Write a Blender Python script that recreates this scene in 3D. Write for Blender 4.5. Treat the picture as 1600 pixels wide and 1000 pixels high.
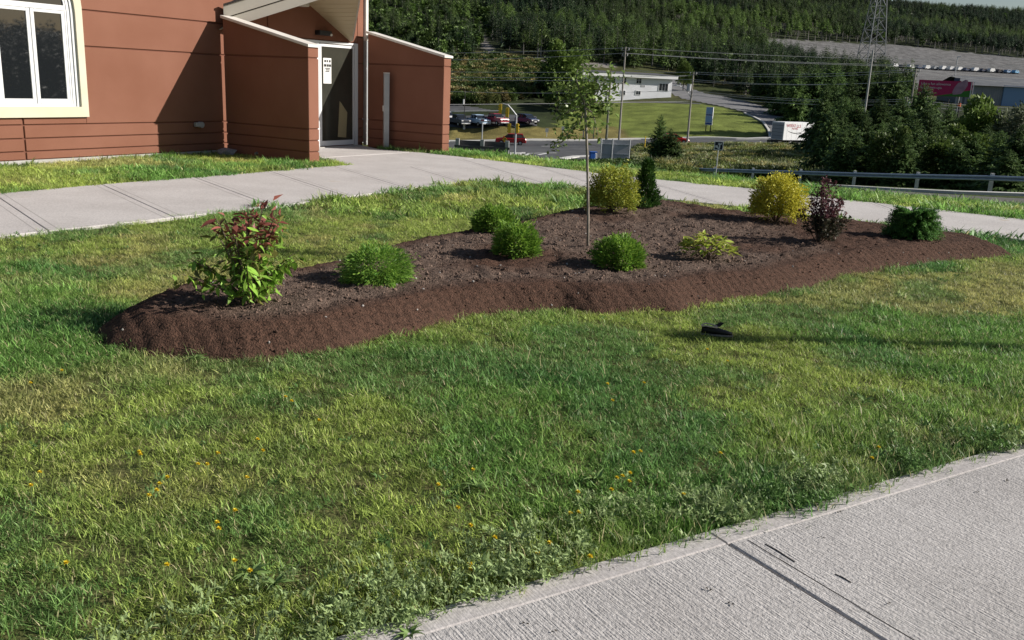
import bpy, bmesh, math, random
import numpy as np
from mathutils import Vector, Matrix, Euler
random.seed(7); RNG = np.random.default_rng(7)
R = math.radians
for o in list(bpy.data.objects): bpy.data.objects.remove(o)
S = bpy.context.scene
COL = S.collection

# ------------------------------------------------------------------ camera
FPX, CAMH = 1420.0, 1.5
_p, _r = math.atan(372/1420.), math.atan(.045)
FW = np.array([0, math.cos(_p), -math.sin(_p)]); _u0 = np.array([0, math.sin(_p), math.cos(_p)]); _x0 = np.array([1., 0, 0])
RT = math.cos(_r)*_x0 + math.sin(_r)*_u0
UP = -math.sin(_r)*_x0 + math.cos(_r)*_u0
CP = np.array([0, 0, CAMH])
cam = bpy.data.objects.new('camera', bpy.data.cameras.new('camera')); COL.objects.link(cam)
cam.data.sensor_width = 36; cam.data.lens = 36*FPX/1600
cam.data.clip_start = .05; cam.data.clip_end = 4000
M4 = Matrix.Identity(4)
for i in range(3):
    M4[i][0], M4[i][1], M4[i][2], M4[i][3] = RT[i], UP[i], -FW[i], CP[i]
cam.matrix_world = M4
S.camera = cam
# ------------------------------------------------------------------ light
SUN_AZ, SUN_EL = R(88.0), R(28.0)
world = bpy.data.worlds.new('World'); S.world = world; world.use_nodes = True
wn = world.node_tree
bg = wn.nodes['Background']; sky = wn.nodes.new('ShaderNodeTexSky')
sky.sky_type = 'NISHITA'; sky.sun_disc = False; sky.sun_elevation = SUN_EL; sky.sun_rotation = SUN_AZ
wn.links.new(sky.outputs[0], bg.inputs[0]); bg.inputs[1].default_value = .05
sl = bpy.data.lights.new('sun', 'SUN'); sl.energy = 4.9; sl.angle = R(.5); sl.color = (1, .94, .86)
sun = bpy.data.objects.new('sun', sl); COL.objects.link(sun)
sd = Vector((math.sin(SUN_AZ)*math.cos(SUN_EL), math.cos(SUN_AZ)*math.cos(SUN_EL), math.sin(SUN_EL)))
sun.rotation_euler = sd.to_track_quat('Z', 'Y').to_euler(); sun.location = (30, 0, 30)
S.view_settings.view_transform = 'Standard'; S.view_settings.look = 'None'
S.view_settings.exposure = .46; S.view_settings.gamma = 1; S.view_settings.use_curve_mapping = False
S.render.engine = 'CYCLES'
try:
    S.cycles.max_bounces = 6; S.cycles.transparent_max_bounces = 8
except Exception: pass

# ------------------------------------------------------------------ pixel <-> place (photo is 1600 x 1000)
def ray(x, y): return FW + RT*((x-800)/FPX) - UP*((y-500)/FPX)
def at(x, y, Y):
    d = ray(x, y); return CP + d*(Y/d[1])
def g(x, y, z=0.):
    d = ray(x, y); return CP + d*((z-CAMH)/d[2])
def proj(P):
    v = np.asarray(P, float) - CP; w = v@FW
    return 800+FPX*(v@RT)/w, 500-FPX*(v@UP)/w

# ------------------------------------------------------------------ materials
MATS = {}
def N(nt, t, **kw):
    n = nt.nodes.new(t)
    for k, v in kw.items(): setattr(n, k, v)
    return n
def mat(name, col, rough=.7, col2=None, nscale=5., bump=0., bscale=40., metal=0., spec=.3, stretch=None, detail=6, contrast=(.35, .65)):
    if name in MATS: return MATS[name]
    m = bpy.data.materials.new(name); m.use_nodes = True; nt = m.node_tree; b = nt.nodes['Principled BSDF']
    b.inputs['Roughness'].default_value = rough; b.inputs['Metallic'].default_value = metal
    b.inputs['Specular IOR Level'].default_value = spec
    b.inputs['Base Color'].default_value = (*col, 1)
    tc = N(nt, 'ShaderNodeTexCoord'); src = tc.outputs['Object']
    if stretch:
        mp = N(nt, 'ShaderNodeMapping'); mp.inputs['Scale'].default_value = stretch; nt.links.new(src, mp.inputs[0]); src = mp.outputs[0]
    if col2:
        nz = N(nt, 'ShaderNodeTexNoise'); nz.inputs['Scale'].default_value = nscale; nz.inputs['Detail'].default_value = detail
        nt.links.new(src, nz.inputs['Vector'])
        rp = N(nt, 'ShaderNodeValToRGB'); rp.color_ramp.elements[0].position = contrast[0]; rp.color_ramp.elements[1].position = contrast[1]
        rp.color_ramp.elements[0].color = (*col, 1); rp.color_ramp.elements[1].color = (*col2, 1)
        nt.links.new(nz.outputs['Fac'], rp.inputs[0]); nt.links.new(rp.outputs[0], b.inputs['Base Color'])
    if bump:
        n2 = N(nt, 'ShaderNodeTexNoise'); n2.inputs['Scale'].default_value = bscale; n2.inputs['Detail'].default_value = 5
        nt.links.new(src, n2.inputs['Vector'])
        bp = N(nt, 'ShaderNodeBump'); bp.inputs['Strength'].default_value = bump; bp.inputs['Distance'].default_value = .02
        nt.links.new(n2.outputs['Fac'], bp.inputs['Height']); nt.links.new(bp.outputs[0], b.inputs['Normal'])
    MATS[name] = m; return m
def leafmat(name, col, col2, trans=.25, rough=.55, instancer=False, straw=None, strawamt=.82, objrand=0.):
    """foliage: per-leaf colour variation; optional tint carried by each scattered instance"""
    if name in MATS: return MATS[name]
    m = bpy.data.materials.new(name); m.use_nodes = True; nt = m.node_tree; b = nt.nodes['Principled BSDF']
    b.inputs['Roughness'].default_value = rough; b.inputs['Specular IOR Level'].default_value = .25
    ge = N(nt, 'ShaderNodeNewGeometry')
    mx = N(nt, 'ShaderNodeMix', data_type='RGBA'); mx.inputs[6].default_value = (*col, 1); mx.inputs[7].default_value = (*col2, 1)
    nt.links.new(ge.outputs['Random Per Island'], mx.inputs[0]); out = mx.outputs[2]
    if instancer:
        a = N(nt, 'ShaderNodeAttribute', attribute_type='INSTANCER', attribute_name='tint')
        m2 = N(nt, 'ShaderNodeMix', data_type='RGBA', blend_type='MULTIPLY'); m2.inputs[0].default_value = 1
        nt.links.new(out, m2.inputs[6]); nt.links.new(a.outputs['Color'], m2.inputs[7]); out = m2.outputs[2]
    if objrand:
        oi = N(nt, 'ShaderNodeObjectInfo'); mr = N(nt, 'ShaderNodeMapRange')
        mr.inputs[3].default_value = 1-objrand; mr.inputs[4].default_value = 1+objrand
        nt.links.new(oi.outputs['Random'], mr.inputs[0])
        hs = N(nt, 'ShaderNodeHueSaturation'); nt.links.new(mr.outputs[0], hs.inputs['Value']); nt.links.new(out, hs.inputs['Color']); out = hs.outputs[0]
    if straw:
        mth = N(nt, 'ShaderNodeMath', operation='GREATER_THAN'); mth.inputs[1].default_value = strawamt
        nt.links.new(ge.outputs['Random Per Island'], mth.inputs[0])
        m3 = N(nt, 'ShaderNodeMix', data_type='RGBA'); m3.inputs[7].default_value = (*straw, 1)
        nt.links.new(mth.outputs[0], m3.inputs[0]); nt.links.new(out, m3.inputs[6]); out = m3.outputs[2]
    nt.links.new(out, b.inputs['Base Color'])
    tr = N(nt, 'ShaderNodeBsdfTranslucent'); nt.links.new(out, tr.inputs[0])
    ms = N(nt, 'ShaderNodeMixShader'); ms.inputs[0].default_value = trans
    nt.links.new(b.outputs[0], ms.inputs[1]); nt.links.new(tr.outputs[0], ms.inputs[2])
    nt.links.new(ms.outputs[0], nt.nodes['Material Output'].inputs[0])
    MATS[name] = m; return m

# ------------------------------------------------------------------ object helpers
def tag(o, label=None, cat=None, group=None, kind=None):
    if label: o['label'] = label
    if cat: o['category'] = cat
    if group: o['group'] = group
    if kind: o['kind'] = kind
    return o
def thing(name, label, cat, loc=(0, 0, 0), rotz=0, group=None):
    o = bpy.data.objects.new(name, None); COL.objects.link(o); o.empty_display_size = .1
    o.location = Vector([float(c) for c in loc]); o.rotation_euler = (0, 0, rotz)
    return tag(o, label, cat, group)
def link(name, me, parent=None, m=None):
    o = bpy.data.objects.new(name, me); COL.objects.link(o)
    if m and not me.materials: me.materials.append(m)
    if parent: o.parent = parent
    return o
def copy_tree(o, parent=None):
    c = o.copy(); COL.objects.link(c)
    if parent: c.parent = parent
    for ch in list(o.children): copy_tree(ch, c)
    return c
class MB:
    def __init__(s): s.v = []; s.f = []
    def add(s, vs, fs):
        k = len(s.v); s.v += [tuple(float(c) for c in p) for p in vs]; s.f += [tuple(i+k for i in f) for f in fs]; return s
    def box(s, x0, x1, y0, y1, z0, z1):
        return s.add([(x0,y0,z0),(x1,y0,z0),(x1,y1,z0),(x0,y1,z0),(x0,y0,z1),(x1,y0,z1),(x1,y1,z1),(x0,y1,z1)],
                     [(0,3,2,1),(4,5,6,7),(0,1,5,4),(1,2,6,5),(2,3,7,6),(3,0,4,7)])
    def prism(s, prof, y0, y1, in0=1., in1=1., cz=0):
        """profile (x,z) extruded along y"""
        n = len(prof)
        vs = [(x, y0, z) for x, z in prof] + [(x, y1, z) for x, z in prof]
        fs = [tuple(range(n)), tuple(range(2*n-1, n-1, -1))] + [(i, i+n, (i+1) % n + n, (i+1) % n) for i in range(n)]
        return s.add(vs, fs)
    def slab(s, poly, z0, z1):
        n = len(poly)
        vs = [(p[0], p[1], z0) for p in poly] + [(p[0], p[1], z1) for p in poly]
        fs = [tuple(range(n-1, -1, -1)), tuple(range(n, 2*n))] + [(i, (i+1) % n, (i+1) % n + n, i+n) for i in range(n)]
        return s.add(vs, fs)
    def tube(s, pts, rad, n=6, cap=True):
        pts = [Vector([float(c) for c in p]) for p in pts]; k = len(pts)
        rad = [rad]*k if not hasattr(rad, '__len__') else rad
        vs = []; fs = []
        for i, p in enumerate(pts):
            d = (pts[min(i+1, k-1)] - pts[max(i-1, 0)]).normalized()
            a = d.orthogonal().normalized() if i == 0 else (a - d*a.dot(d)).normalized()
            b = d.cross(a)
            for j in range(n):
                t = 2*math.pi*j/n; vs.append(p + (a*math.cos(t) + b*math.sin(t))*rad[i])
        for i in range(k-1):
            for j in range(n): fs.append((i*n+j, i*n+(j+1) % n, (i+1)*n+(j+1) % n, (i+1)*n+j))
        if cap: fs += [tuple(range(n-1, -1, -1)), tuple(range((k-1)*n, k*n))]
        return s.add(vs, fs)
    def quad(s, a, b, c, d): return s.add([a, b, c, d], [(0, 1, 2, 3)])
    def mesh(s, name, m=None, bevel=0, smooth=False):
        me = bpy.data.meshes.new(name); me.from_pydata(s.v, [], s.f)
        bm = bmesh.new(); bm.from_mesh(me)
        bmesh.ops.recalc_face_normals(bm, faces=bm.faces)
        if bevel: bmesh.ops.bevel(bm, geom=[e for e in bm.edges], offset=bevel, segments=1, affect='EDGES', clamp_overlap=True)
        bm.to_mesh(me); bm.free()
        if smooth:
            for p in me.polygons: p.use_smooth = True
        if m: me.materials.append(m)
        return me
    def build(s, name, m=None, parent=None, bevel=0, smooth=False): return link(name, s.mesh(name, m, bevel, smooth), parent)
def npmesh(name, V, Fq=None, Ft=None, m=None, smooth=False):
    me = bpy.data.meshes.new(name); V = np.asarray(V, np.float32).reshape(-1, 3)
    loops = []; starts = []; tot = 0
    for F, k in ((Fq, 4), (Ft, 3)):
        if F is not None and len(F):
            F = np.asarray(F, np.int32); loops.append(F.ravel()); starts.append(tot + np.arange(len(F))*k); tot += F.size
    L = np.concatenate(loops); St = np.concatenate(starts).astype(np.int32)
    me.vertices.add(len(V)); me.vertices.foreach_set('co', V.ravel())
    me.loops.add(len(L)); me.loops.foreach_set('vertex_index', L.astype(np.int32))
    me.polygons.add(len(St)); me.polygons.foreach_set('loop_start', St)
    if smooth: me.polygons.foreach_set('use_smooth', np.ones(len(St), bool))
    me.update(calc_edges=True); me.validate()
    if m: me.materials.append(m)
    return me
def nrm(a): return a/(np.linalg.norm(a, axis=-1, keepdims=True)+1e-9)
def leaves(P, D, Nn, L, W, fold=.12, jit=None):
    """one diamond leaf per row: base P, direction D, rough normal Nn, length L, width W -> verts, quads"""
    D = nrm(D); Sd = nrm(np.cross(D, Nn)); Nn = nrm(np.cross(Sd, D))
    L = np.broadcast_to(L, (len(P),))[:, None]; W = np.broadcast_to(W, (len(P),))[:, None]
    mid = P + D*L*.45
    V = np.stack([P, mid + Sd*W/2 + Nn*L*fold, P + D*L - Nn*L*fold, mid - Sd*W/2 + Nn*L*fold], 1)
    return V.reshape(-1, 3), np.arange(len(P)*4).reshape(-1, 4)
def sph(n):
    v = RNG.normal(size=(n, 3)); return nrm(v)
def vnoise(x, y, seed=0):
    """smooth value noise in numpy"""
    xi = np.floor(x).astype(int); yi = np.floor(y).astype(int); fx = x-xi; fy = y-yi
    fx = fx*fx*(3-2*fx); fy = fy*fy*(3-2*fy)
    def h(a, b):
        n = (a*374761393 + b*668265263 + seed*1442695) & 0xffffffff
        n = ((n ^ (n >> 13))*1274126177) & 0xffffffff
        return ((n ^ (n >> 16)) & 0xffff)/65535.
    return (h(xi, yi)*(1-fx) + h(xi+1, yi)*fx)*(1-fy) + (h(xi, yi+1)*(1-fx) + h(xi+1, yi+1)*fx)*fy
def fbm(x, y, o=4, seed=0):
    s = 0; a = .5; t = 0
    for i in range(o): s = s + a*vnoise(x*2**i, y*2**i, seed+i); t += a; a *= .5
    return s/t
def inpoly(x, y, poly):
    x = np.asarray(x, float); y = np.asarray(y, float); ins = np.zeros(x.shape, bool); n = len(poly)
    for i in range(n):
        x0, y0 = poly[i][0], poly[i][1]; x1, y1 = poly[(i+1) % n][0], poly[(i+1) % n][1]
        c = ((y0 > y) != (y1 > y)) & (x < (x1-x0)*(y-y0)/(y1-y0+1e-12)+x0); ins ^= c
    return ins
def polydist(x, y, poly, closed=True):
    d = np.full(np.shape(x), 1e9); n = len(poly)
    for i in range(n if closed else n-1):
        ax, ay = poly[i][0], poly[i][1]; bx, by = poly[(i+1) % n][0], poly[(i+1) % n][1]
        t = np.clip(((x-ax)*(bx-ax)+(y-ay)*(by-ay))/((bx-ax)**2+(by-ay)**2+1e-12), 0, 1)
        d = np.minimum(d, np.hypot(x-ax-t*(bx-ax), y-ay-t*(by-ay)))
    return d
def scatter(name, P, rot, scl, idx, tint, sources, kind='stuff'):
    """one object that places copies of small source meshes on its points"""
    me = bpy.data.meshes.new(name); n = len(P)
    me.vertices.add(n); me.vertices.foreach_set('co', np.asarray(P, np.float32).ravel())
    a = me.attributes.new('rot', 'FLOAT_VECTOR', 'POINT'); a.data.foreach_set('vector', np.asarray(rot, np.float32).ravel())
    a = me.attributes.new('scl', 'FLOAT_VECTOR', 'POINT')
    sc = np.asarray(scl, np.float32); sc = np.repeat(sc[:, None], 3, 1) if sc.ndim == 1 else sc
    a.data.foreach_set('vector', sc.ravel())
    a = me.attributes.new('idx', 'INT', 'POINT'); a.data.foreach_set('value', np.asarray(idx, np.int32))
    a = me.attributes.new('tint', 'FLOAT_COLOR', 'POINT'); a.data.foreach_set('color', np.c_[tint, np.ones(n)].astype(np.float32).ravel())
    o = link(name, me); tag(o, kind=kind)
    c = bpy.data.collections.new(name + '_sources')
    for k, m_ in enumerate(sources):
        so = bpy.data.objects.new('%s_source_%02d' % (name, k), m_); c.objects.link(so)
    ng = bpy.data.node_groups.new(name, 'GeometryNodeTree')
    ng.interface.new_socket('Geometry', in_out='INPUT', socket_type='NodeSocketGeometry')
    ng.interface.new_socket('Geometry', in_out='OUTPUT', socket_type='NodeSocketGeometry')
    gi = ng.nodes.new('NodeGroupInput'); go = ng.nodes.new('NodeGroupOutput')
    ci = ng.nodes.new('GeometryNodeCollectionInfo'); ci.inputs['Collection'].default_value = c
    ci.inputs['Separate Children'].default_value = True; ci.inputs['Reset Children'].default_value = True
    ip = ng.nodes.new('GeometryNodeInstanceOnPoints'); ip.inputs['Pick Instance'].default_value = True
    def na(nm, t):
        q = ng.nodes.new('GeometryNodeInputNamedAttribute'); q.data_type = t; q.inputs['Name'].default_value = nm
        return [s for s in q.outputs if s.enabled and s.name == 'Attribute'][0]
    L = ng.links.new
    L(gi.outputs[0], ip.inputs['Points']); L(ci.outputs[0], ip.inputs['Instance'])
    L(na('idx', 'INT'), ip.inputs['Instance Index']); L(na('rot', 'FLOAT_VECTOR'), ip.inputs['Rotation'])
    L(na('scl', 'FLOAT_VECTOR'), ip.inputs['Scale']); L(ip.outputs[0], go.inputs[0])
    md = o.modifiers.new('scatter', 'NODES'); md.node_group = ng
    return o
def text_mesh(body, size, name='lettering', m=None, extrude=.0):
    cu = bpy.data.curves.new(name, 'FONT'); cu.body = body; cu.size = size; cu.extrude = extrude; cu.resolution_u = 2
    to = bpy.data.objects.new('tmp_text', cu); COL.objects.link(to)
    dg = bpy.context.evaluated_depsgraph_get(); me = bpy.data.meshes.new_from_object(to.evaluated_get(dg))
    bpy.data.objects.remove(to); me.name = name; me.materials.clear()
    if m: me.materials.append(m)
    return me

# ================================================================== TERRAIN
EDGE0 = np.array([-1.42, 18.3]); EDGED = np.array([8.2, -6.13]); EDGED = EDGED/np.linalg.norm(EDGED); EDGEN = np.array([-EDGED[1], EDGED[0]])
def sdist(x, y): return (x-EDGE0[0])*EDGEN[0] + (y-EDGE0[1])*EDGEN[1]      # metres beyond the far edge of the back footpath
RAILPX = [(965, 277, 68.), (1010, 277.5, 62.), (1065, 278.5, 57.), (1115, 281, 53.4), (1175, 284, 49.7), (1249, 287.5, 46.1), (1333, 292, 42.4), (1431, 296.5, 38.8), (1546, 301, 35.2), (1690, 309, 31.5)]
ctl = []
for t in np.linspace(-30, 45, 20): q = EDGE0+EDGED*t+EDGEN*.6; ctl.append((q[0], q[1], 0.))
for t in np.linspace(-30, 45, 20): q = EDGE0+EDGED*t+EDGEN*2.0; ctl.append((q[0], q[1], -.16))
for p in RAILPX: ctl.append(tuple(at(*p)))
def cpt(x, y, Y): ctl.append(tuple(at(x, y, Y)))
cpt(1600, 305, 33); cpt(1600, 318, 22); cpt(1400, 308, 26); cpt(1300, 300, 30)
cpt(959, 262, 60); cpt(880, 268, 52); cpt(740, 266, 45); cpt(1070, 262, 85); cpt(1150, 250, 105); cpt(1250, 250, 105); cpt(1000, 262, 78)
for X, Y, z in ((0, 48, -4.2), (-12, 45, -4.), (-30, 40, -4), (-8, 70, -7.), (-25, 75, -7.3), (-45, 60, -6.5), (60, 40, -3.), (80, 70, -3.5), (55, 55, -3.4), (40, 75, -5)): ctl.append((X, Y, z))
def zroad(X): return -7.5 + .034*X
for X in np.linspace(-70, 130, 14):
    for Y in ((100, 120, 137, 155) if X < 18 else (137, 146, 156)): ctl.append((X, Y, zroad(X)))
for p in ((700, 197, 158), (770, 197, 158), (835, 196, 158), (760, 182, 166), (710, 172, 178), (840, 184, 164), (900, 200, 165), (1000, 212, 158), (1000, 190, 172), (1000, 165, 192), (1050, 153, 208), (950, 154, 208), (900, 160, 200), (870, 168, 190),
          (1100, 165, 190), (1150, 180, 178), (1200, 195, 170), (1110, 195, 165), (1120, 150, 212), (1060, 138, 226), (800, 150, 196), (850, 130, 215), (720, 140, 200), (770, 112, 222), (850, 108, 228), (710, 105, 232),
          (760, 85, 250), (700, 70, 265), (640, 60, 275), (580, 60, 285), (850, 88, 248), (1000, 108, 246), (1100, 130, 236), (1200, 160, 215), (1280, 185, 190),
          (1360, 190, 150), (1420, 190, 145), (1500, 180, 160), (1600, 175, 165), (1475, 165, 190), (1560, 160, 215), (1640, 170, 215),
          (1300, 125, 290), (1250, 105, 340), (1450, 107, 420), (1350, 101, 415), (1600, 113, 425), (1550, 125, 330), (1420, 130, 300), (1200, 64, 430), (1330, 69, 455), (1420, 74, 460), (1600, 93, 455), (1300, 84, 425),
          (570, -20, 430), (700, -15, 440), (800, 0, 430), (900, 12, 430), (1000, 25, 420), (1100, 40, 420), (1150, 50, 425), (800, -70, 640), (1000, -50, 650), (1200, 10, 650), (1400, 35, 700), (1500, 45, 720), (1600, 60, 700),
          (1400, 14, 900), (1300, -5, 900), (1500, 20, 910), (1600, 26, 900), (1100, -25, 900), (900, -60, 900), (1750, 40, 900), (1700, 90, 600)): cpt(*p)
ctl += [(-350, 300, 25), (-350, 500, 70), (-400, 900, 110), (700, 900, 60), (500, 300, 5), (400, 150, 0), (-250, 150, -4), (0, 1300, 105), (700, 1300, 60), (-500, 1300, 100), (300, 60, -2), (-200, 40, -4)]
ctl = np.array(ctl)
_A = np.hypot(ctl[:, None, 0]-ctl[None, :, 0], ctl[:, None, 1]-ctl[None, :, 1]); _n = len(ctl)
_A = _A - np.eye(_n)*.35                     # slight smoothing
_P = np.c_[np.ones(_n), ctl[:, :2]]
_w = np.linalg.lstsq(np.block([[_A, _P], [_P.T, np.zeros((3, 3))]]), np.r_[ctl[:, 2], 0, 0, 0], rcond=None)[0]
def H(x, y):
    x = np.atleast_1d(np.asarray(x, float)); y = np.atleast_1d(np.asarray(y, float)); sh = x.shape; x = x.ravel(); y = y.ravel()
    out = np.zeros(len(x)); s = sdist(x, y); k = np.where(s > .25)[0]
    for i in range(0, len(k), 20000):
        j = k[i:i+20000]
        d = np.hypot(x[j, None]-ctl[None, :, 0], y[j, None]-ctl[None, :, 1])
        z = d@_w[:_n] + _w[_n] + _w[_n+1]*x[j] + _w[_n+2]*y[j]
        t = np.clip((s[j]-.25)/2.5, 0, 1); t = t*t*(3-2*t)
        out[j] = z*t
    return out.reshape(sh)
def h1(x, y): return float(H([x], [y])[0])
def hit(x, y, y0=14., y1=1300.):
    """where the sight line through a photo pixel meets the terrain beyond y0"""
    d = ray(x, y); Ys = np.geomspace(y0, y1, 1500); P = CP + d*(Ys/d[1])[:, None]
    b = P[:, 2] - H(P[:, 0], P[:, 1]) < 0
    i = int(np.argmax(b)) if b.any() else len(Ys)-1
    return P[i]
def ground(x, y): return (x, y, h1(x, y))
def on(px, py, Y):
    """place at distance Y under the sight line column px,py, standing on the ground"""
    q = at(px, py, Y); return np.array([q[0], q[1], h1(q[0], q[1])])
# --- terrain sheets: near fine, far coarse (polar-like grid)
def hill_mat():
    m = bpy.data.materials.new('ground_grass'); m.use_nodes = True; nt = m.node_tree; b = nt.nodes['Principled BSDF']; b.inputs['Roughness'].default_value = .9
    b.inputs['Specular IOR Level'].default_value = .1
    a = N(nt, 'ShaderNodeAttribute', attribute_name='cover'); tc = N(nt, 'ShaderNodeTexCoord')
    n1 = N(nt, 'ShaderNodeTexNoise'); n1.inputs['Scale'].default_value = .35; n1.inputs['Detail'].default_value = 9
    n2 = N(nt, 'ShaderNodeTexNoise'); n2.inputs['Scale'].default_value = 6; n2.inputs['Detail'].default_value = 6
    nt.links.new(tc.outputs['Object'], n1.inputs[0]); nt.links.new(tc.outputs['Object'], n2.inputs[0])
    r = N(nt, 'ShaderNodeMath', operation='MULTIPLY'); nt.links.new(n1.outputs[0], r.inputs[0]); nt.links.new(n2.outputs[0], r.inputs[1])
    mr = N(nt, 'ShaderNodeMapRange'); mr.inputs[1].default_value = .1; mr.inputs[2].default_value = .42; mr.inputs[3].default_value = .45; mr.inputs[4].default_value = 1.5
    nt.links.new(r.outputs[0], mr.inputs[0])
    hs = N(nt, 'ShaderNodeHueSaturation'); nt.links.new(a.outputs['Color'], hs.inputs['Color']); nt.links.new(mr.outputs[0], hs.inputs['Value'])
    nt.links.new(hs.outputs[0], b.inputs['Base Color'])
    bp = N(nt, 'ShaderNodeBump'); bp.inputs['Strength'].default_value = .6; bp.inputs['Distance'].default_value = .15
    nt.links.new(n2.outputs[0], bp.inputs['Height']); nt.links.new(bp.outputs[0], b.inputs['Normal'])
    return m
HILLM = hill_mat()
# regions in photo pixels, used as cover classes on the terrain
PX_GRAVEL = [(1185, 60), (1330, 67), (1420, 72), (1610, 92), (1700, 100), (1700, 150), (1420, 140), (1330, 128), (1250, 110), (1190, 75)]
PX_TRACK = [(742, 48), (752, 48), (772, 80), (800, 92), (840, 92), (880, 97), (960, 99), (960, 106), (850, 104), (790, 104), (760, 84)]
PX_BUSH = [(700, 165), (700, 110), (790, 95), (850, 118), (900, 135), (870, 155), (830, 150), (790, 162), (740, 166)]
PX_LAWN = [(880, 214), (870, 200), (880, 178), (960, 158), (1100, 162), (1160, 176), (1190, 195), (1196, 217), (1000, 217)]
PX_DRYBANK = [(700, 219), (700, 197), (880, 200), (960, 200), (1000, 218)]
def cover(x, y):
    z = H(x, y); v = np.c_[x.ravel(), y.ravel(), z.ravel()] - CP; w = np.maximum(v@FW, .01)
    px = 800+FPX*(v@RT)/w; py = 500-FPX*(v@UP)/w; px[y.ravel() < 20] = -999
    C_ = np.tile(np.array([.030, .040, .016]), (px.size, 1))
    Y = y.ravel(); X = x.ravel(); n = fbm(X*.15, Y*.15, 4, 5)[:, None]
    near = Y < 130; C_[near] = (np.array([.075, .075, .026])*(1-n) + np.array([.045, .085, .022])*n)[near]
    far = (Y > 200) & (Y < 260); C_[far] = (np.array([.10, .09, .04])*(1-n) + np.array([.04, .06, .02])*n)[far]
    jx = px + (fbm(X*.3, Y*.3, 3, 9)-.5)*14; jy = py + (fbm(X*.3, Y*.3, 3, 19)-.5)*5
    for poly, c in ((PX_LAWN, (.155, .19, .045)), (PX_DRYBANK, (.20, .17, .06)), (PX_GRAVEL, (.150, .148, .148)), (PX_TRACK, (.25, .23, .21))):
        k = inpoly(jx, jy, poly); C_[k] = c
    return z, C_
def sheet(name, xs, ys, drop=0.):
    X, Y = np.meshgrid(xs, ys); z, C_ = cover(X, Y)
    V = np.c_[X.ravel(), Y.ravel(), z.ravel()-drop]; nx, ny = len(xs), len(ys)
    i = np.arange(nx*ny).reshape(ny, nx); F = np.stack([i[:-1, :-1], i[:-1, 1:], i[1:, 1:], i[1:, :-1]], -1).reshape(-1, 4)
    me = npmesh(name, V, F, m=HILLM, smooth=True)
    a = me.color_attributes.new('cover', 'FLOAT_COLOR', 'POINT'); a.data.foreach_set('color', np.c_[C_, np.ones(len(C_))].astype(np.float32).ravel())
    return tag(link(name, me), kind='structure')
sheet('terrain', np.r_[np.linspace(-600, -90, 40), np.linspace(-85, 110, 170), np.linspace(115, 340, 100), np.linspace(350, 900, 40)],
      np.r_[np.linspace(24.3, 130, 110), np.linspace(132, 280, 130), np.linspace(284, 520, 90), np.linspace(530, 1400, 60)])
# ================================================================== NEAR GROUND
SW_NEAR = [g(*p) for p in ((-500, 435), (-250, 402), (0, 372), (230, 347), (450, 322), (640, 296), (720, 286), (760, 284), (860, 290), (1040, 313), (1150, 324), (1320, 345), (1490, 365), (1600, 378), (1800, 402), (2300, 462))]
SW_FARL = [g(*p) for p in ((-500, 353), (-250, 329), (0, 305), (150, 291), (330, 277), (545, 259))]
SW_FARR = [g(*p) for p in ((590, 234), (705, 243.5), (850, 262), (1025, 282), (1180, 297), (1300, 312), (1400, 322), (1600, 345), (1800, 368), (2300, 425.5))]
FG_EDGE = [g(*p) for p in ((550, 1003), (690, 957), (830, 912), (1110, 838), (1290, 780), (1400, 745), (1600, 698))]
_a, _b = FG_EDGE[0], FG_EDGE[-1]; FG_DIR = (_b-_a)/np.linalg.norm(_b-_a); FG_NRM = np.array([FG_DIR[1], -FG_DIR[0], 0])     # away from the lawn
FG0 = np.array([.72, 2.868, 0])          # where the joint meets the lawn edge
BEDPX_F = [(147, 522), (165, 542), (230, 556), (300, 560), (380, 564), (470, 555), (540, 546), (600, 529), (660, 516), (720, 498), (800, 488), (880, 485), (930, 491), (1000, 489), (1060, 488), (1120, 472), (1190, 463), (1250, 454), (1320, 433), (1400, 419), (1480, 409), (1585, 402)]
BEDPX_B = [(1540, 386), (1470, 375), (1380, 364), (1330, 356), (1200, 350), (1120, 341), (1030, 325), (960, 331), (900, 338), (850, 348), (790, 363), (720, 376), (660, 387), (600, 399), (540, 415), (480, 432), (400, 448), (330, 459), (270, 462), (225, 480), (180, 500)]
BED = [g(*p)[:2] for p in BEDPX_F+BEDPX_B]
def soil_h(x, y):
    d = np.where(inpoly(x, y, BED), polydist(x, y, BED), 0)
    top = .12 + .05*fbm(x*.6, y*.6, 2, 3)
    t = np.clip(d/.24, 0, 1); prof = t**.85*(1-.12*t)/.88
    return top*prof, d
def gz(x, y):
    x = np.atleast_1d(x).astype(float); y = np.atleast_1d(y).astype(float)
    z = H(x, y); s, d = soil_h(x, y); return z + s
# base earth under the lawn (fine sheet, gentle unevenness), one sheet from behind the camera to past the crest
LAWNM = mat('lawn_earth', (.06, .085, .025), .95, (.13, .125, .05), 9., .8, 60., spec=.1)
xs = np.linspace(-26, 34, 241); ys = np.linspace(-14, 24.6, 160); X, Y = np.meshgrid(xs, ys)
Z = H(X, Y) - .012
i = np.arange(X.size).reshape(X.shape); F = np.stack([i[:-1, :-1], i[:-1, 1:], i[1:, 1:], i[1:, :-1]], -1).reshape(-1, 4)
tag(link('lawn_ground', npmesh('lawn_ground', np.c_[X.ravel(), Y.ravel(), Z.ravel()], F, m=LAWNM, smooth=True)), kind='structure')

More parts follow.
